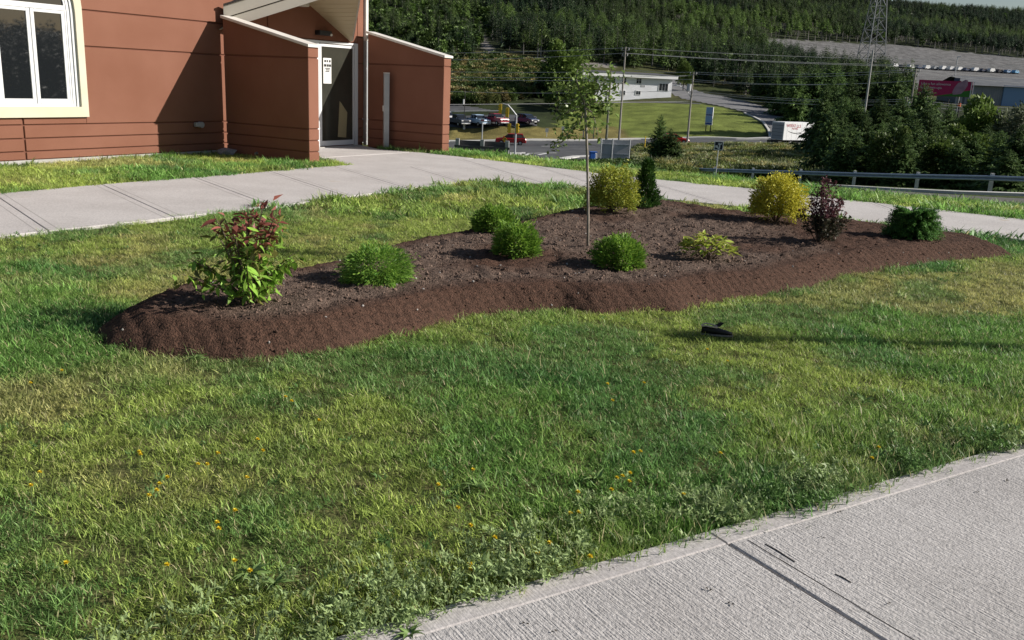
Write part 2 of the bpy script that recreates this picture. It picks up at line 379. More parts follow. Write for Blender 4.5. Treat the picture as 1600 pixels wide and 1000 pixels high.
# --- concrete
def concrete(name, ang, brush=.5, col=(.40, .382, .370), col2=(.47, .452, .440)):
    m = mat(name, col, .85, col2, 1.6, 0, spec=.2); nt = m.node_tree; b = nt.nodes['Principled BSDF']
    rampc = b.inputs['Base Color'].links[0].from_socket
    tc = N(nt, 'ShaderNodeTexCoord'); mp = N(nt, 'ShaderNodeMapping'); mp.inputs['Rotation'].default_value = (0, 0, -ang); nt.links.new(tc.outputs['Object'], mp.inputs[0])
    m2 = N(nt, 'ShaderNodeMapping'); m2.inputs['Scale'].default_value = (7, 150, 7); nt.links.new(mp.outputs[0], m2.inputs[0])
    n1 = N(nt, 'ShaderNodeTexNoise'); n1.inputs['Scale'].default_value = 1; n1.inputs['Detail'].default_value = 3; nt.links.new(m2.outputs[0], n1.inputs[0])
    n2 = N(nt, 'ShaderNodeTexNoise'); n2.inputs['Scale'].default_value = 110; n2.inputs['Detail'].default_value = 4; nt.links.new(tc.outputs['Object'], n2.inputs[0])
    add = N(nt, 'ShaderNodeMath', operation='ADD'); nt.links.new(n1.outputs[0], add.inputs[0]); nt.links.new(n2.outputs[0], add.inputs[1])
    bp = N(nt, 'ShaderNodeBump'); bp.inputs['Strength'].default_value = brush; bp.inputs['Distance'].default_value = .006
    nt.links.new(add.outputs[0], bp.inputs['Height']); nt.links.new(bp.outputs[0], b.inputs['Normal'])
    # stains: rust-yellow patches and grey specks
    n3 = N(nt, 'ShaderNodeTexNoise'); n3.inputs['Scale'].default_value = 3.2; n3.inputs['Detail'].default_value = 5; nt.links.new(tc.outputs['Object'], n3.inputs[0])
    r3 = N(nt, 'ShaderNodeValToRGB'); r3.color_ramp.elements[0].position = .66; r3.color_ramp.elements[1].position = .8
    r3.color_ramp.elements[0].color = (0, 0, 0, 1); r3.color_ramp.elements[1].color = (.6, .6, .6, 1); nt.links.new(n3.outputs[0], r3.inputs[0])
    mx = N(nt, 'ShaderNodeMix', data_type='RGBA'); mx.inputs[7].default_value = (.40, .32, .22, 1)
    nt.links.new(r3.outputs[0], mx.inputs[0]); nt.links.new(rampc, mx.inputs[6])
    n4 = N(nt, 'ShaderNodeTexNoise'); n4.inputs['Scale'].default_value = 70; n4.inputs['Detail'].default_value = 3; nt.links.new(tc.outputs['Object'], n4.inputs[0])
    m4 = N(nt, 'ShaderNodeMapRange'); m4.inputs[1].default_value = .3; m4.inputs[2].default_value = .7; m4.inputs[3].default_value = .8; m4.inputs[4].default_value = 1.15; nt.links.new(n4.outputs[0], m4.inputs[0])
    hs = N(nt, 'ShaderNodeHueSaturation'); nt.links.new(mx.outputs[2], hs.inputs['Color']); nt.links.new(m4.outputs[0], hs.inputs['Value'])
    nt.links.new(hs.outputs[0], b.inputs['Base Color'])
    return m
FGANG = math.atan2(FG_NRM[1], FG_NRM[0])
CONC_F = concrete('brushed_concrete', FGANG, .9); CONC_E = concrete('trowelled_concrete', FGANG, .3, (.42, .395, .385), (.48, .455, .445)); CONC_B = concrete('path_concrete', R(125), .25, (.47, .445, .43), (.53, .505, .49))
CRACK = mat('joint_dirt', (.03, .027, .024), .95); GROOVE = mat('groove_shade', (.32, .30, .285), .95)
fgp = tag(bpy.data.objects.new('front_footpath', None), kind='structure'); COL.objects.link(fgp)
base = MB(); q0 = FG0-FG_DIR*6.; base.slab([q0+FG_NRM*.02, FG0+FG_DIR*12+FG_NRM*.02, FG0+FG_DIR*12+FG_NRM*1.62, q0+FG_NRM*1.62], -.12, -.05); base.build('joint_bed', CRACK, fgp)
for k in range(-3, 6):
    a0 = k*1.93 + .004; a1 = (k+1)*1.93 - .005
    P = lambda a, n: FG0 + FG_DIR*a + FG_NRM*n
    MB().slab([P(a0, .085), P(a1, .085), P(a1, 1.55), P(a0, 1.55)], -.1, .022).build('slab', CONC_F, fgp, bevel=.006)
    e = MB().slab([P(a0-.003, -.015), P(a1+.003, -.015), P(a1+.003, .082), P(a0-.003, .082)], -.1, .0195)
    e.build('edge_band', CONC_E, fgp, bevel=.004)
    MB().slab([P(a0+.07, .10), P(a0+.074, .10), P(a0+.074, 1.5), P(a0+.07, 1.5)], .0215, .0226).build('tooled_groove', CRACK, fgp)
bkp = tag(bpy.data.objects.new('back_footpath', None), kind='structure'); COL.objects.link(bkp)
def lerp_path(path, t):
    path = [np.array(p) for p in path]; L = [0]
    for a, b in zip(path, path[1:]): L.append(L[-1]+np.linalg.norm(b-a))
    t = t*L[-1]
    for i in range(len(path)-1):
        if t <= L[i+1]+1e-9: return path[i]+(path[i+1]-path[i])*((t-L[i])/(L[i+1]-L[i]))
    return path[-1]
def strip(nearp, farp, cuts, gap=.003):
    for c0, c1 in zip(cuts, cuts[1:]):
        nn = [lerp_path(nearp, t) for t in np.linspace(c0, c1, 4)]; ff = [lerp_path(farp, t) for t in np.linspace(c0, c1, 4)]
        d = nn[-1]-nn[0]; d = d/np.linalg.norm(d)
        nn[0] = nn[0]+d*gap; ff[0] = ff[0]+d*gap; nn[-1] = nn[-1]-d*gap; ff[-1] = ff[-1]-d*gap
        MB().slab(nn+ff[::-1], -.1, .02).build('slab', CONC_B, bkp, bevel=.006)
        for q0, q1, sgn in ((nn[0], ff[0], 1), (nn[-1], ff[-1], -1)):
            MB().slab([q0+d*.09*sgn, q0+d*.098*sgn, q1+d*.098*sgn, q1+d*.09*sgn], .0195, .0206).build('tooled_groove', GROOVE, bkp)
nearL = SW_NEAR[:7]; nearR = SW_NEAR[7:]
strip(nearL, SW_FARL+[g(640, 262)], np.linspace(0, 1, 8))
strip([g(720, 286)]+nearR, [g(640, 262), g(740, 248)]+SW_FARR[2:], np.linspace(0, 1, 9))
# entrance apron between the two wing walls
for poly in ([(496, 249), (545, 259), (640, 262.5), (740, 248.5), (650, 239)], [(496, 248), (649, 238.7), (590, 234), (540, 222), (480, 222)]):
    q = [g(*p) for p in poly]
    if (q[1]-q[0])[0]*(q[2]-q[1])[1]-(q[1]-q[0])[1]*(q[2]-q[1])[0] < 0: q = q[::-1]
    MB().slab(q, -.1, .019).build('slab', CONC_B, bkp, bevel=.005)
jb = MB(); jb.slab(nearL+[g(720, 286)][0:0]+[g(640, 262)]+SW_FARL[::-1], -.09, -.02); jb.slab([g(720, 286)]+nearR+SW_FARR[::-1][:-1]+[g(640, 262)], -.09, -.02); jb.build('joint_bed', CRACK, bkp)
# ------------------------------------------------------------------ soil bed
def soil_mat():
    m = bpy.data.materials.new('garden_soil'); m.use_nodes = True; nt = m.node_tree; b = nt.nodes['Principled BSDF']; b.inputs['Roughness'].default_value = .95; b.inputs['Specular IOR Level'].default_value = .15
    a = N(nt, 'ShaderNodeAttribute', attribute_name='dry'); tc = N(nt, 'ShaderNodeTexCoord')
    n1 = N(nt, 'ShaderNodeTexNoise'); n1.inputs['Scale'].default_value = 38; n1.inputs['Detail'].default_value = 8; n1.inputs['Roughness'].default_value = .7; nt.links.new(tc.outputs['Object'], n1.inputs[0])
    rw = N(nt, 'ShaderNodeValToRGB'); e = rw.color_ramp.elements; e[0].position = .35; e[0].color = (.040, .024, .017, 1); e[1].position = .68; e[1].color = (.125, .068, .047, 1); nt.links.new(n1.outputs[0], rw.inputs[0])
    rd = N(nt, 'ShaderNodeValToRGB'); e = rd.color_ramp.elements; e[0].position = .35; e[0].color = (.055, .037, .028, 1); e[1].position = .7; e[1].color = (.205, .148, .118, 1); nt.links.new(n1.outputs[0], rd.inputs[0])
    mx = N(nt, 'ShaderNodeMix', data_type='RGBA'); nt.links.new(a.outputs['Fac'], mx.inputs[0]); nt.links.new(rw.outputs[0], mx.inputs[6]); nt.links.new(rd.outputs[0], mx.inputs[7])
    nt.links.new(mx.outputs[2], b.inputs['Base Color'])
    n2 = N(nt, 'ShaderNodeTexNoise'); n2.inputs['Scale'].default_value = 90; n2.inputs['Detail'].default_value = 6; nt.links.new(tc.outputs['Object'], n2.inputs[0])
    bp = N(nt, 'ShaderNodeBump'); bp.inputs['Strength'].default_value = .9; bp.inputs['Distance'].default_value = .02; nt.links.new(n2.outputs[0], bp.inputs['Height']); nt.links.new(bp.outputs[0], b.inputs['Normal'])
    return m
SOILM = soil_mat()
def dryness(x, y, d):
    n = fbm(x*1.1+3, y*1.1, 4, 31)
    base = np.clip((n-.42)*4 + np.clip((2.2-x)/1.6, -1, .7), 0, 1)          # the right half stays dark and damp
    return base*np.clip((d-.24)/.2, 0, 1)
bx0, by0 = np.min(BED, 0)-.1; bx1, by1 = np.max(BED, 0)+.1
xs = np.arange(bx0, bx1, .022); ys = np.arange(by0, by1, .03); X, Y = np.meshgrid(xs, ys)
sh_, D_ = soil_h(X, Y)
ins = inpoly(X, Y, BED) | (polydist(X, Y, BED) < .06)
lump = ((fbm(X*9, Y*9, 3, 50)-.5)*.05 + (fbm(X*24, Y*24, 2, 51)-.5)*.03)*(.35+.65*np.clip((D_-.2)/.25, 0, 1))
rake = np.sin((X*.75+Y*.5)*2*math.pi/.075 + 3*fbm(X*2, Y*2, 2, 9))*.009*np.clip(1-D_/.6, 0, 1)
Z = H(X, Y) + sh_ + np.clip(D_/.1, 0, 1)*(lump+rake) + .004 - (~inpoly(X, Y, BED))*.03
i = np.arange(X.size).reshape(X.shape); F = np.stack([i[:-1, :-1], i[:-1, 1:], i[1:, 1:], i[1:, :-1]], -1).reshape(-1, 4)
F = F[ins.ravel()[F].all(1)]; u_, inv = np.unique(F, return_inverse=True)
bedme = npmesh('soil_bed', np.c_[X.ravel(), Y.ravel(), Z.ravel()][u_], inv.reshape(-1, 4), m=SOILM, smooth=True)
a = bedme.attributes.new('dry', 'FLOAT', 'POINT'); a.data.foreach_set('value', dryness(X, Y, D_).ravel()[u_].astype(np.float32))
tag(link('soil_bed', bedme), 'raised curving bed of dark brown raked soil in the lawn', 'flower bed')
# clods and pebbles
def clod(seed):
    r = random.Random(seed); bm = bmesh.new(); bmesh.ops.create_icosphere(bm, subdivisions=1, radius=1)
    for v in bm.verts: v.co *= r.uniform(.6, 1.15); v.co.z *= .7
    me = bpy.data.meshes.new('clod'); bm.to_mesh(me); bm.free(); return me
def tintmat(name, rough=.95):
    if name in MATS: return MATS[name]
    m = bpy.data.materials.new(name); m.use_nodes = True; nt = m.node_tree; b = nt.nodes['Principled BSDF']; b.inputs['Roughness'].default_value = rough; b.inputs['Specular IOR Level'].default_value = .15
    at_ = N(nt, 'ShaderNodeAttribute', attribute_type='INSTANCER', attribute_name='tint'); nt.links.new(at_.outputs['Color'], b.inputs['Base Color']); MATS[name] = m; return m
CL = [clod(k) for k in range(4)]
for c in CL: c.materials.append(tintmat('clod_soil'))
n = 42000; x = RNG.uniform(bx0, bx1, n); y = RNG.uniform(by0, by1, n); k = inpoly(x, y, BED) | ((polydist(x, y, BED) < .13*RNG.random(n)**1.5)); x, y = x[k], y[k]
s_, d = soil_h(x, y); z = H(x, y) + s_; dr = dryness(x, y, d); n = len(x)
scl = RNG.lognormal(math.log(.0075), .45, n)*(.6+.7*dr); scl = np.clip(scl*.8, .0025, .02)
wet = np.array([.070, .042, .031]); dryc = np.array([.165, .115, .09]); v = RNG.uniform(.6, 1.3, n)[:, None]
tint = (wet*(1-dr[:, None]) + dryc*dr[:, None])*v
pb = RNG.random(n) < .012; tint[pb] = np.array([.38, .36, .34])*RNG.uniform(.7, 1.1, pb.sum())[:, None]; scl[pb] = RNG.uniform(.005, .012, pb.sum())
lift = (fbm(x*9, y*9, 3, 50)-.5)*.05*np.clip(d/.1, 0, 1)
tag(scatter('soil_clods', np.c_[x, y, z+lift+.004], RNG.uniform(0, 6.28, (n, 3)), scl, RNG.integers(0, 4, n), tint, CL), 'crumbs of soil and small pebbles strewn over the raised bed', 'soil')
# ================================================================== GRASS
def tuft(seed, nb, rad, hmin, hmax, wid, lean, l0=.25):
    r = np.random.default_rng(seed); V = []; Q = []; T = []
    for b in range(nb):
        a = r.uniform(0, 6.283); q = rad*math.sqrt(r.random()); p = np.array([q*math.cos(a), q*math.sin(a), -.006])
        hh = r.uniform(hmin, hmax); t = r.uniform(0, 6.283); ln = np.array([math.cos(t), math.sin(t), 0])*hh*r.uniform(l0, lean)
        sd_ = np.array([-math.sin(t+r.normal()*.5), math.cos(t+r.normal()*.5), 0])*wid*r.uniform(.7, 1.3)/2
        mid = p + ln*.45 + np.array([0, 0, hh*.58]); tip = p + ln + np.array([0, 0, hh*r.uniform(.85, 1.1)])
        k = len(V); V += [p-sd_, p+sd_, mid+sd_*.8, mid-sd_*.8, tip]; Q.append((k, k+1, k+2, k+3)); T.append((k+3, k+2, k+4))
    return npmesh('grass_tuft', V, Q, T)
GRASS_S = leafmat('grass_blade', (.42, .50, .36), (1.70, 1.58, 1.6), .42, .45, True, (.60, .55, .30), .93)
TS = [tuft(k, 62, .09, .012, .032, .0034, 2.0, .3) for k in range(6)] + [tuft(20+k, 26, .08, .035, .085, .0045, 1.2, .2) for k in range(3)] + [tuft(40+k, 60, .16, .03, .07, .011, 1.8, .4) for k in range(3)]
for t in TS: t.materials.append(GRASS_S)
BUILD_P0 = np.array([-7.422, 13.059]); BU = np.array([.4924, .8704]); BV = np.array([.8704, -.4924])
def lawn_mask(x, y):
    """True where grass grows near the camera"""
    k = ~inpoly(x, y, [p[:2] for p in SW_NEAR] + [p[:2] for p in SW_FARR[::-1]] + [g(540, 222)[:2], g(480, 222)[:2], g(496, 249)[:2]] + [p[:2] for p in SW_FARL[::-1]])
    k &= ((x-FG0[0])*FG_NRM[0] + (y-FG0[1])*FG_NRM[1] < -.005+.09*np.clip(fbm(x*7, y*7, 3, 15)-.42, -.1, 1)*(fbm(x*1.3, y*1.3, 2, 16)+.3))
    inb = inpoly(x, y, BED); k &= ~(inb & (polydist(x, y, BED) > .03))
    vb = (x-BUILD_P0[0])*BV[0] + (y-BUILD_P0[1])*BV[1]; ub = (x-BUILD_P0[0])*BU[0] + (y-BUILD_P0[1])*BU[1]
    k &= ~((vb < .03) & (ub < 8.3))
    for uu in (4.06, 8.02): k &= ~((ub > uu-.01) & (ub < uu+.27) & (vb > .15) & (vb < 2.16))
    return k
def tints(x, y):
    n1 = fbm(x*.8+7, y*.8+3, 5, 11); n2 = fbm(x*1.3, y*1.3, 4, 23); n3 = fbm(x*.4, y*.4, 2, 77); n4 = fbm(x*1.5+3, y*1.5, 4, 133)
    lush = np.array([.165, .320, .080]); mid = np.array([.340, .440, .112]); dry = np.array([.520, .440, .210]); deep = np.array([.100, .240, .080])
    w = np.clip((n1-.38)/.18, 0, 1)[:, None]; c = lush*(1-w) + mid*w
    wd = np.clip((n4-.55)/.10, 0, 1)[:, None]*.72; c = c*(1-wd) + deep*wd
    w2 = (np.clip((n2-.50)/.13, 0, 1)*np.clip((n3-.40)/.16, 0, 1))[:, None]*.55*(1-wd); c = c*(1-w2) + dry*w2
    return c, w2[:, 0], w[:, 0]
def inview(x, y, z, mx=60):
    v = np.c_[x, y, z]-CP; w = v@FW; w_ = np.maximum(w, .05)
    px = 800+FPX*(v@RT)/w_; py = 500-FPX*(v@UP)/w_
    return (w > .3) & (px > -500) & (px < 2500) & (py < 1300)
PS, RO, SC, IX, TI = [], [], [], [], []
def add_grass(xr, yr, dens, kinds, smul, cond=None, tmul=1., edge=False):
    n = int((xr[1]-xr[0])*(yr[1]-yr[0])*dens); x = RNG.uniform(*xr, n); y = RNG.uniform(*yr, n)
    k = lawn_mask(x, y)
    if cond is not None: k &= cond(x, y)
    x, y = x[k], y[k]; z = H(x, y); k = inview(x, y, z); x, y, z = x[k], y[k], z[k]; n = len(x)
    t, w2, w1 = tints(x, y); v = RNG.uniform(.6, 1.45, n)[:, None]
    PS.append(np.c_[x, y, z]); RO.append(np.c_[RNG.normal(0, .16, (n, 2)), RNG.uniform(0, 6.28, n)])
    s = smul*RNG.uniform(.75, 1.25, n)*(1-.3*w2)*(1.12-.3*w1); SC.append(s); IX.append(RNG.choice(kinds, n)); TI.append(t*v*tmul)
add_grass((-8, 8), (1.8, 6.2), 330, range(6), 1.)
add_grass((-9, 9), (6.2, 10), 200, range(6), 1.15)
add_grass((-11, 11), (10, 17), 80, list(range(6))+[9, 10, 11], 1.2)
add_grass((-11, 11), (1.8, 8), 10, (6, 7, 8), .85, lambda x, y: fbm(x*.9, y*.9, 3, 88) > .5)
fgd = lambda x, y: -((x-FG0[0])*FG_NRM[0] + (y-FG0[1])*FG_NRM[1])
add_grass((-4, 6), (1.6, 6.5), 420, (6, 7, 8), .85, lambda x, y: (fgd(x, y) < 1.3*np.clip(fbm(x*1.5, y*1.5, 3, 4)-.28, 0.05, 1)+.05), .85)
add_grass((-9, 9), (4, 13), 150, (6, 7, 3), .6, lambda x, y: (polydist(x, y, BED) < .12))
# beyond the back path, over the crest, and the strip along the building wall
add_grass((-3, 16), (11, 24), 70, (6, 7, 8, 9, 10), 1.25, lambda x, y: (sdist(x, y) > -.05) & (sdist(x, y) < 7), 1.15)
add_grass((-9, -2), (10, 17.5), 170, (6, 7, 8, 9), 1.1, lambda x, y: inpoly(x, y, [p[:2] for p in SW_FARL]+[(BUILD_P0+BU*4.1+BV*2.5), (BUILD_P0+BU*4.1), (BUILD_P0-BU*4)]) | ((x > -6) & (y > 14)), 1.2)
PS, RO, SC, IX, TI = map(np.concatenate, (PS, RO, SC, IX, TI))
print('grass tufts', len(PS))
tag(scatter('grass', PS, RO, SC, IX, TI, TS), 'patchy mown lawn grass, green with straw coloured spots', 'grass')
# low leafy ground cover creeping over the edge of the front path
def rosette(seed, nl, l0, l1, w, up):
    r = np.random.default_rng(seed); a = r.uniform(0, 6.283, nl); el = r.uniform(.1, up, nl)
    D = np.c_[np.cos(a)*np.cos(el), np.sin(a)*np.cos(el), np.sin(el)]; P = np.c_[r.normal(0, .015, (nl, 2)), r.uniform(0, .02, nl)]
    L = r.uniform(l0, l1, nl); return leaves(P, D, np.tile([0, 0, 1.], (nl, 1)), L, L*w)
WEEDM = leafmat('weed_leaf', (.8, .8, .8), (1.3, 1.3, 1.25), .2, .5, True)
WS = []
for k in range(4):
    V, Q = rosette(60+k, 24, .014, .036, .30, 1.35); WS.append(npmesh('weed_clump', V, Q, m=WEEDM))
n = 2600; t = RNG.uniform(-2.6, 4.2, n); off = np.abs(RNG.normal(0, .17, n)) - .03 + (fbm(t*2.2, t*0, 3, 6)-.5)*.12
x = FG0[0]+FG_DIR[0]*t-FG_NRM[0]*off; y = FG0[1]+FG_DIR[1]*t-FG_NRM[1]*off
k = RNG.random(n) < np.clip(fbm(x*2.6, y*2.6, 3, 41)*4-1.7, .05, 1); x, y, off = x[k], y[k], off[k]; n = len(x)
tw = np.where((fbm(x*1.7, y*1.7, 2, 60) > .52)[:, None], np.array([.27, .36, .15]), np.array([.14, .25, .07]))*RNG.uniform(.7, 1.2, n)[:, None]
scatter('creeping_weeds', np.c_[x, y, .012+np.where(off < .02, .018, RNG.uniform(0, .05, n))], np.c_[RNG.normal(0, .25, (n, 2)), RNG.uniform(0, 6.28, n)], RNG.uniform(.4, .95, n), RNG.integers(0, 4, n), tw, WS)
# broad clover / plantain patches through the lawn
n = 1500; x = RNG.uniform(-6, 7, n); y = RNG.uniform(2., 9, n); k = lawn_mask(x, y) & (fbm(x*.9, y*.9, 3, 99) > .55) & (polydist(x, y, BED) > .15); x, y = x[k], y[k]; n = len(x)
scatter('clover', np.c_[x, y, RNG.uniform(.015, .045, n)], np.c_[RNG.normal(0, .3, (n, 2)), RNG.uniform(0, 6.28, n)], RNG.uniform(.4, .9, n), RNG.integers(0, 4, n), np.array([.10, .19, .055])*RNG.uniform(.7, 1.3, n)[:, None], WS)
# dandelions
PETAL = leafmat('petal_yellow', (.80, .60, .02), (.88, .70, .05), .1); STEM = mat('plant_stem', (.10, .13, .04), .7)
def dandelion():
    t = thing('dandelion', 'yellow dandelion flower standing among the lawn grass', 'flower', group='dandelions dotted over the lawn')
    MB().tube([(0, 0, 0), (.004, .003, .04), (.006, 0, .062)], .0015, 4).build('stem', STEM, t)
    nl = 26; a = np.arange(nl)*2.4; el = np.linspace(.05, 1.2, nl)
    D = np.c_[np.cos(a)*np.cos(el), np.sin(a)*np.cos(el), np.sin(el)]
    V, Q = leaves(np.tile([.006, 0, .062], (nl, 1)), D, np.tile([0, 0, 1.], (nl, 1)), .011, .005); link('flower_head', npmesh('flower_head', V, Q, m=PETAL), t)
    return t
dpx = [(216, 708), (218, 712), (312, 722), (326, 728), (343, 708), (263, 747), (251, 752), (230, 772), (248, 766), (385, 748), (413, 704), (367, 798), (338, 820), (367, 875), (390, 888), (258, 883), (50, 760), (105, 877), (448, 618), (458, 626), (500, 655), (405, 683), (340, 830), (60, 737),
       (98, 578), (50, 600), (718, 795), (735, 892), (737, 880), (776, 842), (859, 848), (842, 862), (925, 872), (983, 755), (962, 748), (985, 740), (975, 742), (958, 765), (735, 820), (892, 800), (903, 802), (1070, 770), (905, 772), (988, 708), (958, 628), (1005, 596), (948, 600), (1137, 562), (1105, 545), (1000, 705), (1375, 700), (1365, 716), (1125, 707), (740, 732), (685, 760)]
for k, p in enumerate(dpx):
    q = g(p[0], p[1], .06)
    if k == 0: d0 = dandelion(); o = d0
    else: o = copy_tree(d0)
    o.location = (q[0], q[1], 0); o.rotation_euler = (0, 0, RNG.uniform(0, 6)); o.scale = (1,)*2 + (RNG.uniform(.8, 1.1),)
# broadleaf docks: each leaf can be picked out
DOCK = leafmat('dock_leaf', (.15, .25, .07), (.22, .32, .11), .2, .5, objrand=.25)
def dock_leaf_mesh(seed):
    r = random.Random(seed); V = []; Q = []; nseg = 6; wob = [r.uniform(-.1, .1) for _ in range(nseg+1)]
    for i in range(nseg+1):
        t = i/nseg; w = .30*math.sin(math.pi*min(1, t*1.05+.04))**.8*(1-.25*t); z = .35*t-.55*t*t
        V += [(t, -w/2, z+.06+wob[i]*.3), (t, 0, z), (t, w/2, z+.06-wob[i]*.3)]
    for i in range(nseg): k = i*3; Q += [(k, k+3, k+4, k+1), (k+1, k+4, k+5, k+2)]
    return npmesh('leaf', V, Q, m=DOCK, smooth=True)
DL = [dock_leaf_mesh(k) for k in range(3)]
for (px, py, sc, nl, lab) in ((392, 890, .11, 11, 'broadleaf weed with wide pale leaves in deep grass at lower left of lawn'), (745, 755, .10, 8, 'small upright broadleaf weed mid lawn above the path edge'),
                              (935, 745, .11, 9, 'broadleaf weed beside a cluster of yellow flowers'), (1352, 622, .10, 8, 'broadleaf weed on a bare dry patch at the right of the lawn'), (430, 905, .09, 9, 'tall leafed weed beside the wide pale leafed one'), (305, 556, .09, 9, 'small bright green weed at the foot of the soil bed'), (640, 985, .09, 8, 'pale weed spilling onto the path corner at bottom edge')):
    q = g(px, py, .03); t = thing('broadleaf_weed', lab, 'weed', (q[0], q[1], .01))
    for j in range(nl+5):
        o = link('leaf', DL[j % 3], t); a = j*2.4+RNG.uniform(0, .5); o.rotation_euler = (RNG.normal()*.2, -RNG.uniform(.1, .75), a); o.scale = (sc*.62*RNG.uniform(.6, 1.15),)*3
# dry fallen leaves on the front path
FALL = mat('dry_leaf', (.035, .028, .02), .8)
for k, (px, py) in enumerate(((1286, 795), (1307, 800), (940, 885), (960, 888), (1108, 925), (1142, 942), (1287, 842), (1392, 944), (820, 973), (1570, 752), (1400, 752), (870, 988), (1530, 770))):
    q = g(px, py, .022); V, Q = leaves(np.array([[0, 0, .002], [.004, .006, .003]]), np.array([[1, 0, .25], [.3, 1, .3]]), np.array([[0, 0, 1.], [.2, 0, 1]]), RNG.uniform(.009, .018), .007)
    o = link('fallen_leaf', npmesh('fallen_leaf', V, Q, m=FALL)); o.location = q; o.rotation_euler = (0, 0, RNG.uniform(0, 6))
    tag(o, 'dark dry leaf scrap lying on the front concrete path', 'leaf', 'leaf scraps on the front path')
# small twigs on the path
for (pa, pb, lab) in (((1196, 850), (1242, 878), 'long thin dark twig on the concrete beside the joint'), ((1305, 897), (1330, 910), 'short dark twig lying farther along the concrete slab')):
    qa, qb = g(*pa, .0232), g(*pb, .0232); l = np.linalg.norm(qb-qa); o = MB().tube([(0, 0, 0), (l*.4, .003, .0006), (l, 0, 0)], .0016, 4).build('twig', FALL); o.location = qa; o.rotation_euler = (0, 0, math.atan2(qb[1]-qa[1], qb[0]-qa[0])); tag(o, lab, 'twig')
# ================================================================== BUILDING (local x along the facade, local y into the building)
STUC = mat('terracotta_stucco', (.212, .093, .060), .9, (.243, .112, .075), 1.1, .35, 160., spec=.15)
STUC2 = mat('stucco_joint', (.16, .07, .048), .9, spec=.1)
WHITE = mat('white_paint', (.66, .67, .68), .5); CREAM = mat('cream_stucco', (.58, .55, .42), .85, (.62, .59, .47), 2., .2, 90.)
METW = mat('white_flashing', (.74, .72, .68), .45, (.66, .63, .58), 3.); BEIGE = mat('beige_fascia', (.50, .47, .41), .6, (.46, .43, .37), 2., stretch=(1, 1, 1))
SOFM = mat('beige_soffit', (.52, .44, .29), .6); ROOFM = mat('dark_shingle', (.035, .03, .03), .9, (.06, .055, .05), 12.)
GLASS = bpy.data.materials.new('window_glass'); GLASS.use_nodes = True
_b = GLASS.node_tree.nodes['Principled BSDF']; _b.inputs['Base Color'].default_value = (.012, .014, .016, 1); _b.inputs['Roughness'].default_value = .02; _b.inputs['Specular IOR Level'].default_value = .75
CONC0 = mat('foundation_concrete', (.36, .35, .33), .9, (.44, .43, .41), 6.)
DARK = mat('dark_metal', (.02, .02, .022), .5); GREYM = mat('grey_metal', (.38, .39, .40), .45, (.46, .47, .48), 4., metal=.3); GALV = mat('galvanised_steel', (.42, .44, .46), .5, (.50, .52, .54), 6., metal=.4)
bd = thing('brick_red_building', 'terracotta stucco building with cream arched window and sheltered glass door', 'building', (BUILD_P0[0], BUILD_P0[1], 0), math.atan2(BU[1], BU[0]))
bd.name = 'stucco_building'
U0, U1, WU = -3.2, 8.14, 1.455
core = MB(); core.box(U0, U1-.012, .30, 9, -5, 5.2)
for a_, b_, c_, d_ in ((U0, -.005, -5, 5.2), (1.346, U1-.012, -5, 5.2), (-.004, 1.345, -5, .845), (-.004, 1.345, 2.94, 5.2)): core.box(a_, b_, .02, .299, c_, d_)
wall = core.build('wall', STUC2, bd)
MB().box(U0, 4.6, -.006, .02, -.3, .075).build('foundation', CONC0, wall)
rows = [(.085, .188), (.208, .375), (.395, .57), (.59, 1.722), (1.746, 2.252), (2.276, 5.2)]
DU0, DU1 = 5.35, 7.93
def panel(a, b, z0, z1):
    if b-a > .02 and z1-z0 > .02: MB().box(a, b, 0, .03, z0, z1).build('stucco_panel', STUC, bd, bevel=.006)
for z0, z1 in rows:
    if z1 < .6:
        for a, b in ((U0, .395), (.42, DU0-.02), (DU1+.01, U1)): panel(a, b, z0, z1)
    elif z0 < .6:
        panel(.42, WU-.02, z0, .69); panel(U0, .395, z0, .69); panel(WU-.02+.0005, DU0-.02, z0, z1); panel(DU1+.01, U1, z0, z1)
    elif z1 < 3:
        panel(WU-.02, DU0-.02, z0, z1); panel(DU1+.01, U1, z0, z1)
    else:
        panel(WU-.02, DU0-.02, z0, z1); panel(DU0, DU1, 2.15, z1); panel(DU1+.01, U1, z0, z1); panel(U0, WU-.025, 3.2, z1)
# --- arched window: cream surround, white frame, casements
wc = .67
def arch(hw_, zb, zsp, ri, n=16): return [(wc-hw_, zb), (wc+hw_, zb), (wc+hw_, zsp)] + [(wc+hw_*math.cos(t), zsp+ri*math.sin(t)) for t in np.linspace(0, math.pi, n)[1:-1]] + [(wc-hw_, zsp)]
def ring(name, po, pi, y0, y1, m, parent, closed=True):
    n = len(po); b = MB(); vs = [(x, y0, z) for x, z in po]+[(x, y0, z) for x, z in pi]+[(x, y1, z) for x, z in po]+[(x, y1, z) for x, z in pi]; fs = []
    for i in range(n):
        j = (i+1) % n; fs += [(i, j, n+j, n+i), (2*n+i, 3*n+i, 3*n+j, 2*n+j), (i, 2*n+i, 2*n+j, j), (n+i, n+j, 3*n+j, 3*n+i)]
    b.add(vs, fs); return b.build(name, m, parent)
win = MB().prism(arch(.66, .85, 2.2, .70), .28, .295).build('window', DARK, bd)  # dark sheet painted in for the unlit room behind the panes
ring('surround', arch(.79, .69, 2.30, .80), arch(.676, .842, 2.22, .72), -.045, .05, CREAM, win)
ring('jamb', arch(.675, .843, 2.22, .719), arch(.625, .846, 2.22, .67), -.008, .10, WHITE, win)
ring('jamb', arch(.624, .847, 2.22, .669), arch(.574, .882, 2.22, .62), .010, .10, WHITE, win)
ring('frame', arch(.573, .883, 2.22, .619), arch(.545, .886, 2.22, .59), .018, .09, WHITE, win)
